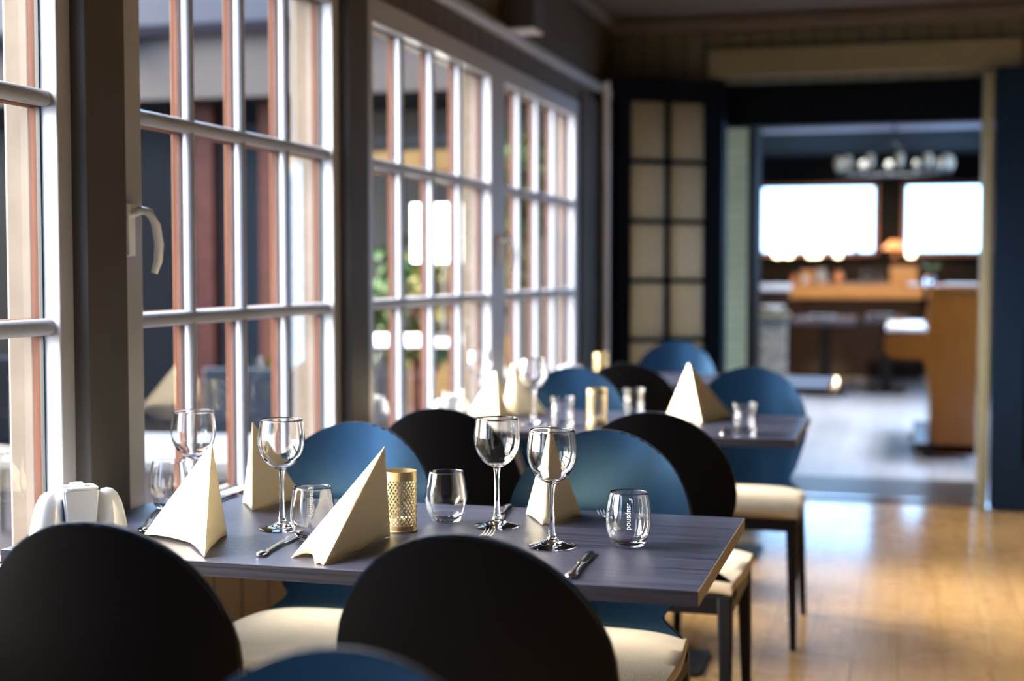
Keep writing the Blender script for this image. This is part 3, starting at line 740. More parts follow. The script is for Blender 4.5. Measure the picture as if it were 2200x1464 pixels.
# ------------------------------------------------------------------ candle holders
def make_candle():
    t = empty('candle_holder', (0, 0, 0), 0, '', 'candle holder')
    R = 0.0308; H = 0.113; N = 25; b0, b1 = 0.009, 0.101; rows = 17
    bm = bmesh.new(); dz = (b1 - b0) / rows; da = 2 * PI / N
    def pt(a, z): return (R * math.cos(a), R * math.sin(a), z)
    # staggered lozenge holes: every cell is a quad lozenge with an inner hole
    cache = {}
    def V(i, j):
        k = (i % (2 * N), j)
        if k not in cache: cache[k] = bm.verts.new(pt(i * da / 2, b0 + j * dz / 1.0))
        return cache[k]
    for j in range(0, rows):
        for i in range(2 * N):
            if (i + j) % 2: continue
            # lozenge centred (i+1, j+?)
            c = [(i, j), (i + 1, j - 1), (i + 2, j), (i + 1, j + 1)]
            if j - 1 < 0 or j + 1 > rows: continue
            vs = [V(*q) for q in c]
            cx = (i + 1) * da / 2; cz = b0 + j * dz
            sh = 0.68 + 0.12 * math.sin(i * 1.7 + j * 2.3)
            tl_ = 0.28 * (1 if (j // 2) % 2 else -1)
            inner = []
            for (qi, qj) in c:
                a = (qi - (i + 1)) * da / 2; z = (qj - j) * dz
                a2 = a * sh; z2 = z * sh
                inner.append(bm.verts.new(pt(cx + a2 + tl_ * z2 / R * 0.5, cz + z2)))
            for k in range(4): bm.faces.new([vs[k], vs[(k + 1) % 4], inner[(k + 1) % 4], inner[k]])
    # solid bands: fill the saw-tooth at the two ends, then plain bands
    for i in range(0, 2 * N, 1):
        a0 = i * da / 2; a1 = (i + 1) * da / 2
        for z0, z1 in ((0.0006, b0 + dz * 0.6), (b1 - dz * 0.9, H)):
            q = [bm.verts.new((R * 1.004 * math.cos(a), R * 1.004 * math.sin(a), z)) for a, z in ((a0, z0), (a1, z0), (a1, z1), (a0, z1))]
            bm.faces.new(q)
    o = put('perforated_shade', bm, M['gold'], t)
    sm = o.modifiers.new('sheet', 'SOLIDIFY'); sm.thickness = 0.0008
    put('base', fixn(lathe(bmesh.new(), [(0, 0.0005), (0.0318, 0.0005), (0.0322, 0.003), (0.0312, 0.0045), (0, 0.0045)], 40)), M['gold'], t, smooth=40)
    put('tea_light', fixn(lathe(bmesh.new(), [(0, 0.009), (0.019, 0.009), (0.019, 0.024), (0.017, 0.024), (0.016, 0.022), (0, 0.0225)], 30)), M['wax'], t, smooth=40)
    return t
ch = make_candle(); ch.location = (-0.900, 2.490, 0.75)
tag(ch, 'gold perforated candle holder behind the large front napkin on the first table', 'candle holder', 'gold perforated candle holders')
dup(ch, (-0.920, 4.36, 0.75), 0.4, 'blurred gold candle holder on the second table')
dup(ch, (-1.290, 6.20, 0.75), 0.9, 'gold candle holder on the furthest table by the corner')

# ------------------------------------------------------------------ cutlery
def strip(bm, secs, n=10):
    """secs: (y, halfwidth, z centre, half thickness) -> oval sections along +Y"""
    rings = []
    for y, w, z, h in secs:
        rings.append([bm.verts.new((w * math.cos(2 * PI * k / n), y, z + h * math.sin(2 * PI * k / n))) for k in range(n)])
    for a, b in zip(rings, rings[1:]):
        for k in range(n): bm.faces.new([a[k], a[(k + 1) % n], b[(k + 1) % n], b[k]])
    bm.faces.new(rings[0][::-1]); bm.faces.new(rings[-1])
    return fixn(bm)
HANDLE = [(0.0, 0.003, .0035, .002), (0.003, 0.0080, .004, .003), (0.012, 0.0105, .0045, .0036), (0.024, 0.0095, .0045, .0036), (0.033, 0.0065, .0045, .0034), (0.045, 0.0060, .0045, .0032), (0.085, 0.0052, .0045, .003), (0.098, 0.0050, .0045, .003)]
def make_knife():
    t = empty('table_knife', (0, 0, 0), 0, '', 'knife')
    put('handle', strip(bmesh.new(), HANDLE + [(0.104, 0.0072, .0045, .0038), (0.108, 0.0055, .0045, .003)]), M['steel'], t, smooth=50)
    put('blade', strip(bmesh.new(), [(0.107, 0.0050, .0042, .0016), (0.116, 0.0080, .004, .0012), (0.150, 0.0098, .004, .0011), (0.185, 0.0095, .004, .0010), (0.203, 0.0070, .004, .0009), (0.212, 0.0015, .004, .0006)], 8), M['steel'], t, smooth=40)
    return t
def make_fork():
    t = empty('table_fork', (0, 0, 0), 0, '', 'fork')
    put('handle', strip(bmesh.new(), HANDLE + [(0.112, 0.0036, .006, .002), (0.124, 0.0045, .008, .0018), (0.133, 0.0100, .0075, .0015), (0.146, 0.0112, .005, .0014), (0.150, 0.0112, .0045, .0013)]), M['steel'], t, smooth=50)
    for x in (-0.0092, -0.0031, 0.0031, 0.0092):
        bm = bmesh.new(); tube(bm, [(x, 0.148, .0046), (x, 0.163, .0040), (x, 0.178, .0055), (x, 0.192, .0095)], [0.0017, .0016, .0014, .0008], 8, flat=0.8)
        put('tine', bm, M['steel'], t, smooth=50)
    return t
def aim(o, x, y, tx_, ty_, z=0.7505):
    o.location = (x, y, z); o.rotation_euler = (0, 0, math.atan2(ty_ - y, tx_ - x) - PI / 2)
kn = make_knife(); aim(kn, -1.047, 2.192, -1.062, 2.40); tag(kn, 'polished table knife left of the large front napkin, handle towards the camera', 'knife', 'table knives')
for x, y, a, b, lab in [(-0.500, 2.165, -0.511, 2.38, 'polished table knife on the table front right, just behind the chair back'),
                        (-0.772, 2.792, -0.748, 2.62, 'table knife behind the foot of the centre wine glass'),
                        (-1.352, 2.338, -1.425, 2.52, 'table knife beside the window, left of the leftmost napkin')]:
    o = dup(kn); aim(o, x, y, a, b); o['label'] = lab
fk = make_fork(); aim(fk, -0.722, 2.306, -0.727, 2.50); tag(fk, 'fork whose tines show above the centre foreground chair back', 'fork', 'table forks')
for x, y, a, b, lab in [(-0.505, 2.575, -0.572, 2.76, 'fork whose tines point away beside the etched tumbler'),
                        (-1.385, 2.79, -1.372, 2.60, 'fork lying near the window behind the leftmost napkin'),
                        (-0.50, 4.16, -0.52, 4.35, 'fork on the second table left of its rightmost tumbler')]:
    o = dup(fk); aim(o, x, y, a, b); o['label'] = lab

# ------------------------------------------------------------------ porcelain cruet set
def make_cruet():
    t = empty('cruet_set', (0, 0, 0), 0, '', 'cruet set')
    bm = bmesh.new()
    b0, b1, h = 0.031, 0.040, 0.066
    lo = [(-b0, -b0), (b0, -b0), (b0, b0), (-b0, b0)]; hi = [(-b1, -b1 * .9), (b1, -b1 * .9), (b1, b1 * .9), (-b1, b1 * .9)]
    L0 = [bm.verts.new((x, y, 0.0005)) for x, y in lo]; L1 = [bm.verts.new((x, y, h)) for x, y in hi]
    L2 = [bm.verts.new((x * .88, y * .88, h)) for x, y in hi]; L3 = [bm.verts.new((x * .85, y * .85, 0.012)) for x, y in lo]
    bm.faces.new(L0[::-1])
    for A_, B_ in ((L0, L1), (L1, L2), (L2, L3)):
        for k in range(4): bm.faces.new([A_[k], A_[(k + 1) % 4], B_[(k + 1) % 4], B_[k]])
    bm.faces.new(L3); fixn(bm)
    bmesh.ops.bevel(bm, geom=bm.edges[:], offset=0.0035, segments=3, affect='EDGES')
    put('holder', bm, M['porcelain'], t, smooth=60)
    hold_ = kids(t)[0]
    put('sugar_packet', B(-0.018, 0.010, -0.018, 0.012, 0.012, 0.071, bev=0.001), M['whitegloss'], hold_)
    for sx in (-1, 1):
        bm = bmesh.new(); n = 28; prof = [(0.0, 0.062), (0.010, 0.0605), (0.018, 0.055), (0.024, 0.044), (0.028, 0.028), (0.0305, 0.010), (0.0305, 0.002), (0.028, 0.0005), (0, 0.0005)]
        lathe(bm, prof, n); fixn(bm)
        for v in bm.verts:
            v.co.x *= 1.25; v.co.x += sx * 0.073 - sx * 0.010 * (v.co.z / 0.06)
        put('shaker', bm, M['porcelain'], t, smooth=180)
    return t
cr = make_cruet(); cr.location = (-1.452, 2.288, 0.75); cr.rotation_euler = (0, 0, 0.75); 
cr.scale = (0.80, 0.80, 1.38)
tag(cr, 'white porcelain salt and pepper cruet set with sugar holder beside the first window', 'cruet set', 'white porcelain cruet sets')
dup(cr, (-1.455, 4.535, 0.75), 0.6, 'blurred white cruet set on the second table next to the window').scale = (0.62, 0.62, 0.85)
dup(cr, (-1.42, 6.16, 0.75), 0.4, 'blurred white cruet set on the furthest table beside the gold candle holder').scale = (0.62, 0.62, 0.9)

# ------------------------------------------------------------------ the bar room beyond the opening
struct('wall_bar_left', B(-1.95, -1.80, 7.82, 18.3, -0.12, 2.72), M['dark'])
bm = bmesh.new()
wz0, wz1 = 1.425, 2.27
box(bm, -1.95, 2.45, 18.2, 18.35, -0.12, wz0); box(bm, -1.95, 2.45, 18.2, 18.35, wz1, 2.72)
for a, b in ((-1.95, -1.74), (-0.33, 0.01), (1.05, 2.45)): box(bm, a, b, 18.2, 18.35, wz0, wz1)
struct('wall_far', bm, M['dark'])
bm = bmesh.new(); box(bm, 2.3, 2.45, 7.82, 9.0, -0.12, 2.72); box(bm, 2.3, 2.45, 13.4, 18.3, -0.12, 2.72); box(bm, 2.3, 2.45, 9.0, 13.4, 2.3, 2.72); box(bm, 2.3, 2.45, 9.0, 13.4, -0.12, 0.12)
struct('wall_bar_right', bm, M['dark'])
w = empty('window_11', (2.37, 11.2, 0.12), kind='structure'); bm = bmesh.new()  # unseen side window added to light the bar floor
for a, b in ((-2.2, -2.14), (-1.13, -1.07), (-0.03, 0.03), (1.07, 1.13), (2.14, 2.2)): box(bm, -0.03, 0.03, a, b, 0, 2.18)
box(bm, -0.03, 0.03, -2.2, 2.2, 0, 0.06); box(bm, -0.03, 0.03, -2.2, 2.2, 2.12, 2.18)
put('window_frame', bm, M['wframe'], w)
for i, (a, b) in enumerate(((-1.74, -0.33), (0.01, 1.05))):
    w = empty('window_%d' % (9 + i), ((a + b) / 2, 18.2, wz0), kind='structure'); hw_ = (b - a) / 2
    bm = bmesh.new()
    for p, q, r, s in ((-hw_ - .03, -hw_ + .03, -.03, wz1 - wz0 + .03), (hw_ - .03, hw_ + .03, -.03, wz1 - wz0 + .03), (-hw_, hw_, -.03, .03), (-hw_, hw_, wz1 - wz0 - .03, wz1 - wz0 + .03)): box(bm, p, q, -0.03, 0.03, r, s)
    put('window_frame', bm, mat('reddish window frame', (0.45, 0.20, 0.14), 0.5), w)
    bm = bmesh.new(); bm.faces.new([bm.verts.new(p) for p in ((-hw_ + .03, 0.0, .03), (hw_ - .03, 0.0, .03), (hw_ - .03, 0.0, wz1 - wz0 - .03), (-hw_ + .03, 0.0, wz1 - wz0 - .03))])
    put('pane', bm, M['pane'], w)
struct('wall_bar_pier', B(-1.30, -0.975, 9.30, 9.75, 0.0, 2.62), M['brickwhite'])
struct('trim_14', B(-0.975, -0.93, 9.32, 9.75, 0.0, 2.62), M['dark'])
struct('trim_15', B(-1.79, 2.29, 13.0, 13.3, 2.48, 2.62), mat('pale beam', (0.30, 0.26, 0.30), 0.5))

# upright piano
t = empty('upright_piano', (0.13, 9.62, 0), 0, 'amber wooden upright piano seen from its end, keyboard facing left', 'piano')
PL = 1.42
for y0, y1 in ((0, 0.045), (PL - 0.045, PL)):
    bm = bmesh.new(); poly = [(0.08, 0.03), (0.34, 0.03), (0.34, 1.10), (0.06, 1.10), (0.035, 0.86), (0.0, 0.83), (-0.235, 0.80), (-0.245, 0.70), (-0.20, 0.655), (0.0, 0.645), (0.035, 0.55)]
    prism(bm, poly, y0, y1, 'y'); put('side_panel', bm, M['pianowood'], t)
put('top_lid', B(0.02, 0.36, -0.012, PL + 0.012, 1.10, 1.125, bev=0.006), M['pianowood'], t)
put('front_panel', B(0.05, 0.075, 0.045, PL - 0.045, 0.86, 1.10), M['pianowood'], t)
put('knee_panel', B(0.05, 0.075, 0.045, PL - 0.045, 0.10, 0.66), M['pianowood'], t)
put('back_panel', B(0.325, 0.34, 0.045, PL - 0.045, 0.05, 1.09), M['darkwood'], t)
put('keybed', B(-0.22, 0.05, 0.045, PL - 0.045, 0.66, 0.72), M['pianowood'], t)
kb_ = put('keyboard', B(-0.205, -0.06, 0.08, PL - 0.08, 0.72, 0.745), M['whitegloss'], t)
bm = bmesh.new()
for k in range(36):
    if k % 7 in (2, 6): continue
    y = 0.10 + k * 0.0345; box(bm, -0.16, -0.065, y, y + 0.014, 0.745, 0.757)
put('black_keys', bm, M['gasket'], kb_)
put('fallboard', B(-0.235, 0.03, -0.002, PL + 0.002, 0.828, 0.850, bev=0.006), M['whitegloss'], t)['label'] = 'pale glossy cover over the keys'
for x in (-0.02, 0.30):
    for y in (0.06, PL - 0.06):
        bm = bmesh.new(); tube(bm, [(x, y - 0.014, 0.02), (x, y + 0.014, 0.02)], 0.02, 14); box(bm, x - 0.012, x + 0.012, y - 0.018, y + 0.018, 0.02, 0.05)
        put('caster', bm, M['steel'], t)
put('bottom_board', B(-0.04, 0.34, 0.0, PL, 0.035, 0.10, bev=0.004), M['darkwood'], t)
for k in range(2):
    bm = bmesh.new(); tube(bm, [(0.05, 0.66 + k * 0.1, 0.08), (-0.03, 0.66 + k * 0.1, 0.07), (-0.08, 0.66 + k * 0.1, 0.06)], 0.009, 8); put('pedal', bm, M['gold'], t)
# sheets and plant on the piano
tag(put('sheet_music', B(0.03, 0.115, 9.62, 9.84, 1.126, 1.144, bev=0.002), M['whitegloss']), 'small stack of white sheets on the keyboard side of the piano lid', 'sheet music')
tag(put('sheet_music', B(0.27, 0.47, 9.62, 9.92, 1.126, 1.142, bev=0.002), M['whitegloss']), 'wide stack of white sheets on the right side of the piano lid', 'sheet music')
def make_plant(loc, label, s=1.0):
    t = empty('potted_plant', loc, 0, label, 'plant')
    put('vase', fixn(lathe(bmesh.new(), [(0, 0), (0.028, 0), (0.036, 0.03), (0.030, 0.07), (0.026, 0.075), (0.024, 0.07), (0, 0.06)], 24)), M['glass' if s < 1 else 'porcelain'], t, smooth=50)
    for k in range(9):
        a = k * 2.4; h = 0.12 + 0.09 * random.random(); bm = bmesh.new()
        dx, dy = math.cos(a), math.sin(a); pts = [(dx * 0.006, dy * 0.006, 0.04), (dx * 0.02, dy * 0.02, h * .6), (dx * 0.06, dy * 0.06, h)]
        tube(bm, pts, [0.002, 0.002, 0.001], 6)
        c = Vector(pts[2]); sd_ = Vector((-dy, dx, 0)) * 0.016; f = Vector((dx, dy, 0.35)) * 0.035
        up = Vector((0, 0, 0.006))
        v = [bm.verts.new(p) for p in (c - f, c - f * .2 + sd_ + up, c + f, c - f * .2 - sd_ + up)]; bm.faces.new(v)
        put('leaf_stem', bm, M['leaf'], t)
    return t
make_plant((0.175, 9.90, 1.125), 'small green plant in a glass vase standing on the piano', 0.9)

# long dark table with pale place mats
def bar_table(x0, x1, y0, y1, z, label):
    cx, cy = (x0 + x1) / 2, (y0 + y1) / 2
    t = empty('bar_table', (cx, cy, 0), 0, label, 'table', 'dark tables in the bar room')
    put('tabletop', B(x0 - cx, x1 - cx, y0 - cy, y1 - cy, z - 0.05, z, bev=0.004), mat('glossy dark top', (0.06, 0.05, 0.055), 0.13), t)
    put('pedestal', B(-0.05, 0.05, -0.05, 0.05, 0.03, z - 0.05), M['darkwood'], t)
    put('foot_plate', B(-0.19, 0.19, -0.30, 0.30, 0.0, 0.03, bev=0.008), M['darkwood'], t)
    return t
bar_table(-1.03, -0.42, 13.6, 15.0, 0.76, 'dark pedestal table in the bar, left of the two under the windows')
bar_table(-0.36, 0.06, 14.0, 15.6, 0.76, 'dark pedestal table in the bar, right of the two under the windows')
for x0, x1, y0, y1, lab in ((-0.95, -0.55, 13.9, 14.3, 'white plate stack on the left bar table'), (-0.33, -0.08, 14.3, 14.9, 'white plate stack on the right bar table')):
    bm = lathe(bmesh.new(), [(0, 0), (0.08, 0), (0.13, 0.02), (0.125, 0.026), (0.08, 0.008), (0, 0.008)], 28); fixn(bm)
    tag(put('plate', bm, M['whitegloss'], smooth=50, loc=((x0 + x1) / 2, (y0 + y1) / 2, 0.76)), lab.replace(' stack', ''), 'plate', 'white plates on the bar tables')

# bar counter
t = empty('bar_counter', (-0.5, 16.6, 0), 0, 'dark bar counter with a honey coloured wooden front rail', 'counter')
put('worktop', B(-0.78, 0.72, 0.0, 0.7, 0.90, 1.065, bev=0.01), M['barwood'], t)
put('front_panel', B(-0.76, 0.70, 0.06, 0.68, 0.0, 0.90), M['darkwood'], t)
# cream, orange panels under the sill and things on the counter
t = empty('back_bar_shelf', (0.44, 17.85, 0), 0, 'dark back shelf under the bright bar windows', 'shelf')
put('carcass', B(-2.2, 1.8, 0.0, 0.30, 0.0, 1.02), M['darkwood'], t)
put('shelf_top', B(-2.2, 1.8, -0.02, 0.32, 1.34, 1.375), M['dark'], t)
put('upright', B(-2.2, -2.16, 0, 0.3, 1.02, 1.34), M['darkwood'], t)
put('back_panel', B(-2.16, 1.8, 0.24, 0.3, 1.02, 1.34), M['darkwood'], t)
def bottle(loc, h, m, label, cat='bottle'):
    s = h / 0.3
    bm = lathe(bmesh.new(), [(0, 0), (0.036, 0), (0.038, 0.01), (0.038, 0.17), (0.030, 0.20), (0.014, 0.23), (0.013, 0.295), (0, 0.30)], 20); fixn(bm)
    for v in bm.verts: v.co *= s
    return tag(put('bottle', bm, m, smooth=50, loc=loc), label, cat, 'bottles in the bar room')
bottle((-0.555, 17.9, 1.375), 0.24, M['brownbottle'], 'amber bottle silhouetted against the left bright window')
for k, (x, z, s, mm, nm) in enumerate([(-1.62, 1.065, .11, 'copper', 'copper jug'), (-1.10, 1.065, .10, 'whitegloss', 'white bowl'), (-0.92, 1.065, .17, 'porcelain', 'cream jug'), (-0.72, 1.065, .15, 'copper', 'copper pot'), (-0.40, 1.065, .16, 'glass', 'clear jug'), (-0.24, 1.065, .14, 'glass', 'clear carafe')]):
    if k == 0: loc = (x + .4, 16.85, z)
    else: loc = (x, 16.85 + 0.05 * (k % 3), z)
    bm = lathe(bmesh.new(), [(0, 0), (0.30, 0), (0.42, 0.15), (0.45, 0.45), (0.33, 0.75), (0.30, 0.85), (0.36, 1.0), (0.33, 1.0), (0.27, 0.85), (0.30, 0.7), (0.4, 0.45), (0.38, 0.17), (0.27, 0.05), (0, 0.05)], 24); fixn(bm)
    for v in bm.verts: v.co *= s
    tag(put('jug', bm, M[mm], smooth=50, loc=loc), '%s on the bar counter %s' % (nm, ['at its left end', 'left of the cream jug', 'near the middle', 'right of the cream jug', 'left of the carafe', 'beside the orange box'][k]), 'jug', 'jugs on the bar counter')
tag(put('crate', B(-0.14, 0.16, 16.85, 17.05, 1.066, 1.27, bev=0.006), M['barwood']), 'orange wooden crate on the right end of the bar counter', 'crate')
tag(put('crate', B(-1.17, -0.98, 17.1, 17.25, 1.066, 1.22, bev=0.006), M['barwood']), 'orange wooden crate on the left end of the bar counter', 'crate')
# lit glasses on the sill shelf
for k, (x, s, mm) in enumerate([(-1.50, .055, 'flame'), (-1.37, .06, 'flame'), (-1.10, .045, 'flame'), (-1.02, .05, 'flame'), (-0.77, .042, 'flame'), (0.09, .05, 'flame')]):
    bm = lathe(bmesh.new(), [(0, 0), (.7, 0), (.9, .3), (1, 1.0), (.8, 1.6), (.7, 1.6), (0, 1.5)], 18); fixn(bm)
    for v in bm.verts: v.co *= s
    tag(put('tea_light_glass', bm, M[mm], smooth=50, loc=(x, 17.90, 1.375)), 'glowing tea light glass on the shelf under the bright windows, number %s from the left' % ['one', 'two', 'three', 'four', 'five', 'six'][k], 'tea light', 'tea light glasses under the bar windows')
t = empty('copper_lamp', (-0.10, 17.95, 1.375), 0, 'orange copper table lamp between the two bright windows', 'lamp')
put('lamp_shade', fixn(lathe(bmesh.new(), [(0.15, 0.10), (0.05, 0.20), (0.045, 0.20), (0.145, 0.10)], 28)), mat('orange lit shade', (0.9, 0.4, 0.15), 0.6, emit=(1, 0.36, 0.1), estr=0.8), t, smooth=50)
put('lamp_base', fixn(lathe(bmesh.new(), [(0, 0), (0.05, 0), (0.05, 0.01), (0.008, 0.02), (0.008, 0.15), (0, 0.15)], 20)), M['copper'], t, smooth=50)
# stone pedestal with shelf and boxes near the brick pier
t = empty('stone_pedestal', (-1.13, 13.0, 0), 0, 'pebble stone column with a pale slab on top, beside the brick pier', 'pedestal')
put('column', B(-0.13, 0.12, -0.12, 0.12, 0.0, 0.80), M['stone'], t)
put('slab', B(-0.36, 0.15, -0.15, 0.15, 0.80, 0.845, bev=0.006), M['trimcream'], t)
tag(put('bowl', fixn(lathe(bmesh.new(), [(0, 0), (0.05, 0), (0.115, 0.055), (0.11, 0.058), (0.05, 0.01), (0, 0.01)], 24)), M['whitegloss'], smooth=50, loc=(-1.13, 12.98, 0.845)), 'white bowl on the slab of the stone column', 'bowl')
t = empty('display_cabinet', (-1.24, 13.6, 0), 0, 'small dark cabinet with a pale top behind the stone column', 'cabinet')
put('body', B(-0.19, 0.20, 0.0, 0.35, 0.0, 1.03), M['darkwood'], t)
put('cabinet_top', B(-0.21, 0.22, -0.02, 0.37, 1.03, 1.09, bev=0.008), M['whitegloss'], t)
# two low warm glowing boxes
for x, s in ((-1.02, 0.06), (-0.77, 0.10)):
    tag(put('glow_box', B(x - s, x + s, 15.7, 15.8, 0.0, 0.05, bev=0.01), mat('warm glow', (1, .8, .6), .4, emit=(1, 0.74, 0.48), estr=5.0)), 'small warm glowing box low on the bar floor, %s of two' % ('left' if s < .08 else 'right'), 'light', 'low glowing boxes in the bar')
# chandelier
t = empty('chandelier', (-0.08, 12.0, 2.02), 0, 'black ring chandelier with pale glass lights hanging in the bar room', 'chandelier')
bm = bmesh.new(); n = 40; Rr = 0.44
pts = [(Rr * math.cos(2 * PI * k / n), Rr * math.sin(2 * PI * k / n), 0) for k in range(n + 1)]
tube(bm, pts, 0.014, 8, caps=False); put('ring', bm, M['iron'], t)
bm = bmesh.new(); tube(bm, [(0, 0, 0.22), (0, 0, 0.60)], 0.008, 8)
for k in range(4):
    a = k * PI / 2 + .4; tube(bm, [(0, 0, 0.24), (Rr * math.cos(a), Rr * math.sin(a), 0)], 0.004, 6)
put('chain', bm, M['iron'], t)
for k in range(12):
    a = 2 * PI * k / 12 + 0.1
    bm = lathe(bmesh.new(), [(0, 0.01), (0.014, 0.012), (0.030, 0.05), (0.032, 0.09), (0.024, 0.12), (0, 0.125)], 16); fixn(bm)
    o = put('glass_light', bm, M['bulb'], t, smooth=60); o.location = (Rr * math.cos(a), Rr * math.sin(a), 0.0)
# ceiling spots of the bar, the last one added out of view
sm_ = mat('spot lens', (1, .9, .7), .4, emit=(1, 0.8, 0.5), estr=2.5)
first = None
for k, (x, y) in enumerate([(-0.95, 12.4), (-0.32, 12.6), (0.22, 12.6), (0.95, 9.3)]):
    if first is None:
        t = empty('ceiling_spot', (x, y, 2.62), 0, '', 'ceiling light'); first = t
        put('housing', fixn(lathe(bmesh.new(), [(0, 0), (0.045, 0), (0.045, -0.10), (0.035, -0.10), (0.035, -0.09), (0, -0.09)], 20)), M['iron'], t, smooth=50)
        put('lens', fixn(lathe(bmesh.new(), [(0, -0.092), (0.034, -0.092), (0.034, -0.097), (0, -0.097)], 20)), sm_, t)
    else: t = dup(first, (x, y, 2.62))
    tag(t, 'small black ceiling spot in the bar, %s' % ['nearest the brick pier side', 'above the middle tables', 'above the piano side', 'unseen, added to light the piano'][k], 'ceiling light', 'ceiling spots in the bar')
def spot(loc, tgt, e, col=(1, 0.78, 0.52), size=70):
    l = bpy.data.lights.new('spot_light', 'SPOT'); l.energy = e; l.color = col; l.spot_size = math.radians(size); l.spot_blend = 0.6; l.shadow_soft_size = 0.05
    o = bpy.data.objects.new('spot_light', l); C.objects.link(o); o.location = loc; o.rotation_euler = (Vector(tgt) - Vector(loc)).to_track_quat('-Z', 'Y').to_euler(); return o
spot((-0.32, 12.6, 2.36), (-0.5, 16.6, 1.0), 260, size=42)
spot((-0.95, 12.4, 2.36), (-1.1, 13.0, 0.9), 25)
spot((0.22, 12.6, 2.36), (0.0, 13.6, 0.7), 20)
spot((0.95, 9.3, 2.50), (0.3, 9.7, 0.7), 40, size=80)  # unseen lamp added beside the opening to brighten the piano

pan = None
for k, (x, y) in enumerate(((0.1, 10.3), (-0.3, 12.4))):  # ceiling panels added out of view to brighten the bar floor
    t = empty('added_panel', (x, y, 2.60), 0, 'unseen square light panel added over the bar floor, %s' % ('above the piano' if k == 0 else 'above the open floor'), 'ceiling light', 'added light panels in the bar ceiling')
    put('panel_frame', B(-0.32, 0.32, -0.32, 0.32, 0.0, 0.02), M['whitegloss'], t)
    l = bpy.data.lights.new('added_panel_light', 'AREA'); l.energy = 17; l.size = 0.6; l.spread = 1.7; l.color = (0.86, 0.92, 1.0)
    o = bpy.data.objects.new('added_panel_light', l); C.objects.link(o); o.parent = t; o.location = (0, 0, -0.005)

# ------------------------------------------------------------------ outdoors
struct('ground', B(-16, -1.70, -10, 30, -0.30, -0.15), M['patio'])
# the wing of the building across the terrace, facing the camera
t = empty('building', (-5.5, 10.0, -0.15), 0, 'low building wing with pale fascia and dark glazed veranda outside the windows', 'building')
put('fascia', B(-4.6, 3.53, -0.30, -0.15, 2.66, 3.20), M['fascia'], t)
bm = bmesh.new(); prism(bm, [(-0.40, 3.20), (3.0, 4.9), (3.0, 4.8), (-0.40, 3.12)], -4.8, 3.53, 'x'); put('roof', bm, M['roof'], t)
put('soffit', B(-4.6, 3.53, -0.15, 1.5, 2.66, 2.70), M['dusk'], t)
put('wall', B(-4.6, 1.1, 1.5, 1.7, 0.0, 2.66), M['dusk'], t)
put('wall', B(1.1, 3.53, 0.9, 1.1, 0.0, 2.66), M['cladding'], t)
for x in (-2.9, -2.1, -1.25, 0.10, 0.66, 1.15):
    put('post', B(x, x + 0.16, 0.2, 0.34, 0.0, 2.66), M['redcurtain'], t)
put('beam', B(1.0, 3.53, -0.1, 0.05, 2.10, 2.25), M['ochre'], t)
for k in range(7):
    o = put('rafter', B(-4.0 + k * 0.62, -3.9 + k * 0.62, -0.55, -0.3, 3.04, 3.14), M['redcurtain'], t)
# field stone wall on the far left
tag(put('garden_wall', B(-12.0, -6.9, 9.2, 9.7, -0.15, 2.2), M['stonewall']), 'grey blue field stone garden wall at the far left outside', 'wall')
# pale table outdoors
def garden_table(loc, w, d_, h, label, m, rz=0):
    t = empty('garden_table', loc, rz, label, 'garden table')
    put('tabletop', B(-w / 2, w / 2, -d_ / 2, d_ / 2, h - 0.04, h, bev=0.006), m, t)
    for sx in (-1, 1):
        for sy in (-1, 1): put('leg', B(sx * (w / 2 - .06) - .02, sx * (w / 2 - .06) + .02, sy * (d_ / 2 - .06) - .02, sy * (d_ / 2 - .06) + .02, 0.0, h - 0.04), M['iron'], t)
    return t
garden_table((-2.75, 4.95, -0.15), 0.95, 0.85, 0.70, 'pale grey square garden table outside the second window', M['greytable'], 0.15)
garden_table((-2.35, 6.75, -0.15), 0.55, 0.55, 1.05, 'small high white garden table carrying the made-up lamp', M['whitegloss'], 0.2)
t = empty('reflection_lamp', (-2.16, 6.62, 0.90), 0, 'made-up square white lamp for a window reflection seen through the third window', 'lamp')  # lamp added outdoors in place of a bright reflection on the pane
put('lamp_base', B(-0.06, 0.06, -0.06, 0.06, 0.0, 0.02, bev=0.004), M['iron'], t)
put('pole', fixn(lathe(bmesh.new(), [(0, 0.02), (0.010, 0.02), (0.010, 0.40), (0, 0.40)], 14)), M['iron'], t)
bm = bmesh.new(); 
for a, b, c, d_ in ((-0.125, 0.125, -0.125, -0.120), (-0.125, 0.125, 0.120, 0.125), (-0.125, -0.120, -0.12, 0.12), (0.120, 0.125, -0.12, 0.12)): box(bm, a, b, c, d_, 0.37, 0.65)
put('lamp_shade', bm, M['shade'], t)
l = bpy.data.lights.new('reflection_bulb', 'POINT'); l.energy = 12; l.color = (1, .9, .75); l.shadow_soft_size = 0.04
o = bpy.data.objects.new('reflection_bulb', l); C.objects.link(o); o.parent = t; o.location = (0, 0, 0.5)
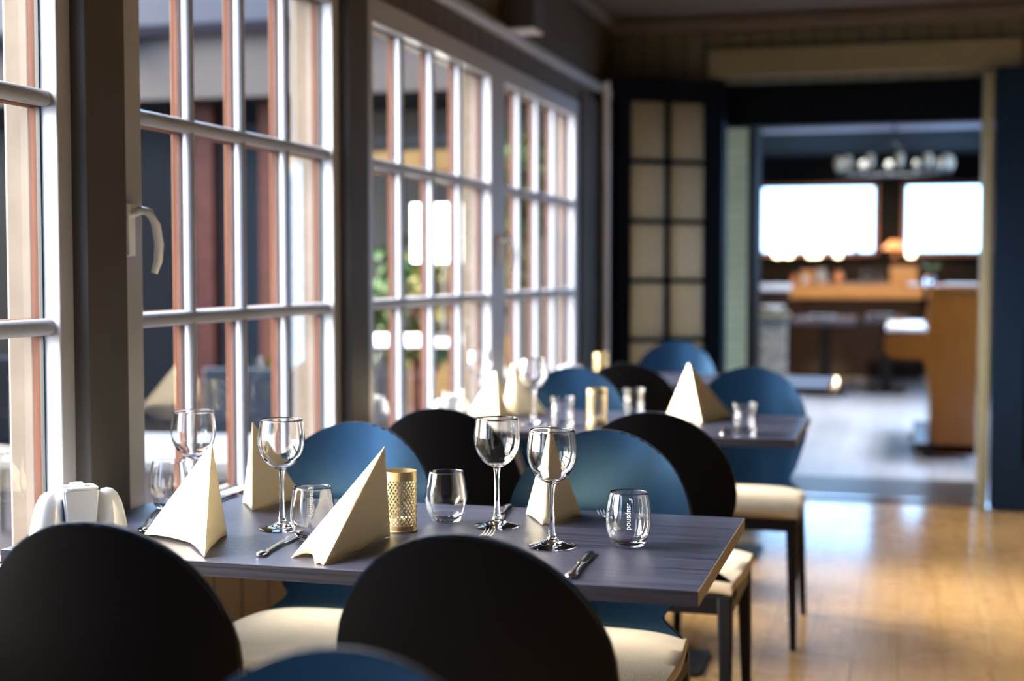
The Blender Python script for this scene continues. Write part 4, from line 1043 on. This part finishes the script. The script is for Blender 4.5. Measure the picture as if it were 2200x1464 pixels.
# garden chairs (dark, woven) outdoors
def garden_chair(loc, rz, label):
    t = empty('garden_chair', loc, rz, label, 'garden chair', 'dark garden chairs on the terrace')
    put('seat', B(-0.24, 0.24, -0.24, 0.24, 0.40, 0.46, bev=0.01), M['dusk'], t)
    put('backrest', B(-0.24, 0.24, 0.22, 0.26, 0.46, 0.92, bev=0.01), M['dusk'], t)
    for sx in (-1, 1):
        for sy in (-1, 1): put('leg', B(sx * .22 - .018, sx * .22 + .018, sy * .22 - .018, sy * .22 + .018, 0.0, 0.40), M['iron'], t)
    return t
garden_chair((-3.5, 5.5, -0.15), 2.2, 'dark garden chair left of the pale garden table')
garden_chair((-2.9, 5.9, -0.15), 0.2, 'dark garden chair behind the pale garden table')
garden_chair((-4.3, 6.6, -0.15), 1.2, 'dark garden chair furthest left on the terrace')
# shrubs
def shrub(loc, r, m, label, lift=0.0, n=420):
    t = empty('shrub', loc, 0, label, 'shrub', 'shrubs by the terrace')
    bm = bmesh.new()
    for k in range(n):
        a = random.random() * 2 * PI; b = math.acos(2 * random.random() - 1); q = r * (0.55 + 0.5 * random.random())
        c = Vector((q * math.sin(b) * math.cos(a), q * math.sin(b) * math.sin(a), lift + r + q * math.cos(b) * 1.1))
        s = 0.035 + 0.04 * random.random(); u = Vector((random.uniform(-1, 1), random.uniform(-1, 1), random.uniform(-1, 1))).normalized(); w_ = u.orthogonal().normalized() * s * .6
        v = [bm.verts.new(p) for p in (c - u * s, c + w_, c + u * s, c - w_)]; bm.faces.new(v)
    put('foliage', bm, m, t)
    put('trunk', fixn(lathe(bmesh.new(), [(0, 0), (0.04, 0), (0.025, r + lift), (0, r + lift)], 10)), M['redcurtain'], t)
    return t
shrub((-3.00, 8.6, -0.15), 0.40, M['leaf'], 'round green shrub seen through the third window behind the lamp', 0.75)
shrub((-3.75, 8.2, -0.15), 0.34, M['leaf2'], 'low yellow green shrub seen through the third window, furthest left', 0.1)
shrub((-2.42, 7.9, -0.15), 0.36, M['leaf2'], 'tall yellow green shrub seen through the fourth window', 1.05)
shrub((-2.50, 9.2, -0.15), 0.36, M['leaf'], 'tallest green shrub reaching under the roof edge, behind the fourth window', 1.6)
tag(put('planter', B(-3.4, -2.65, 9.6, 9.85, -0.15, 0.75, bev=0.01), M['ochre']), 'ochre planter box standing against the veranda outside', 'planter')
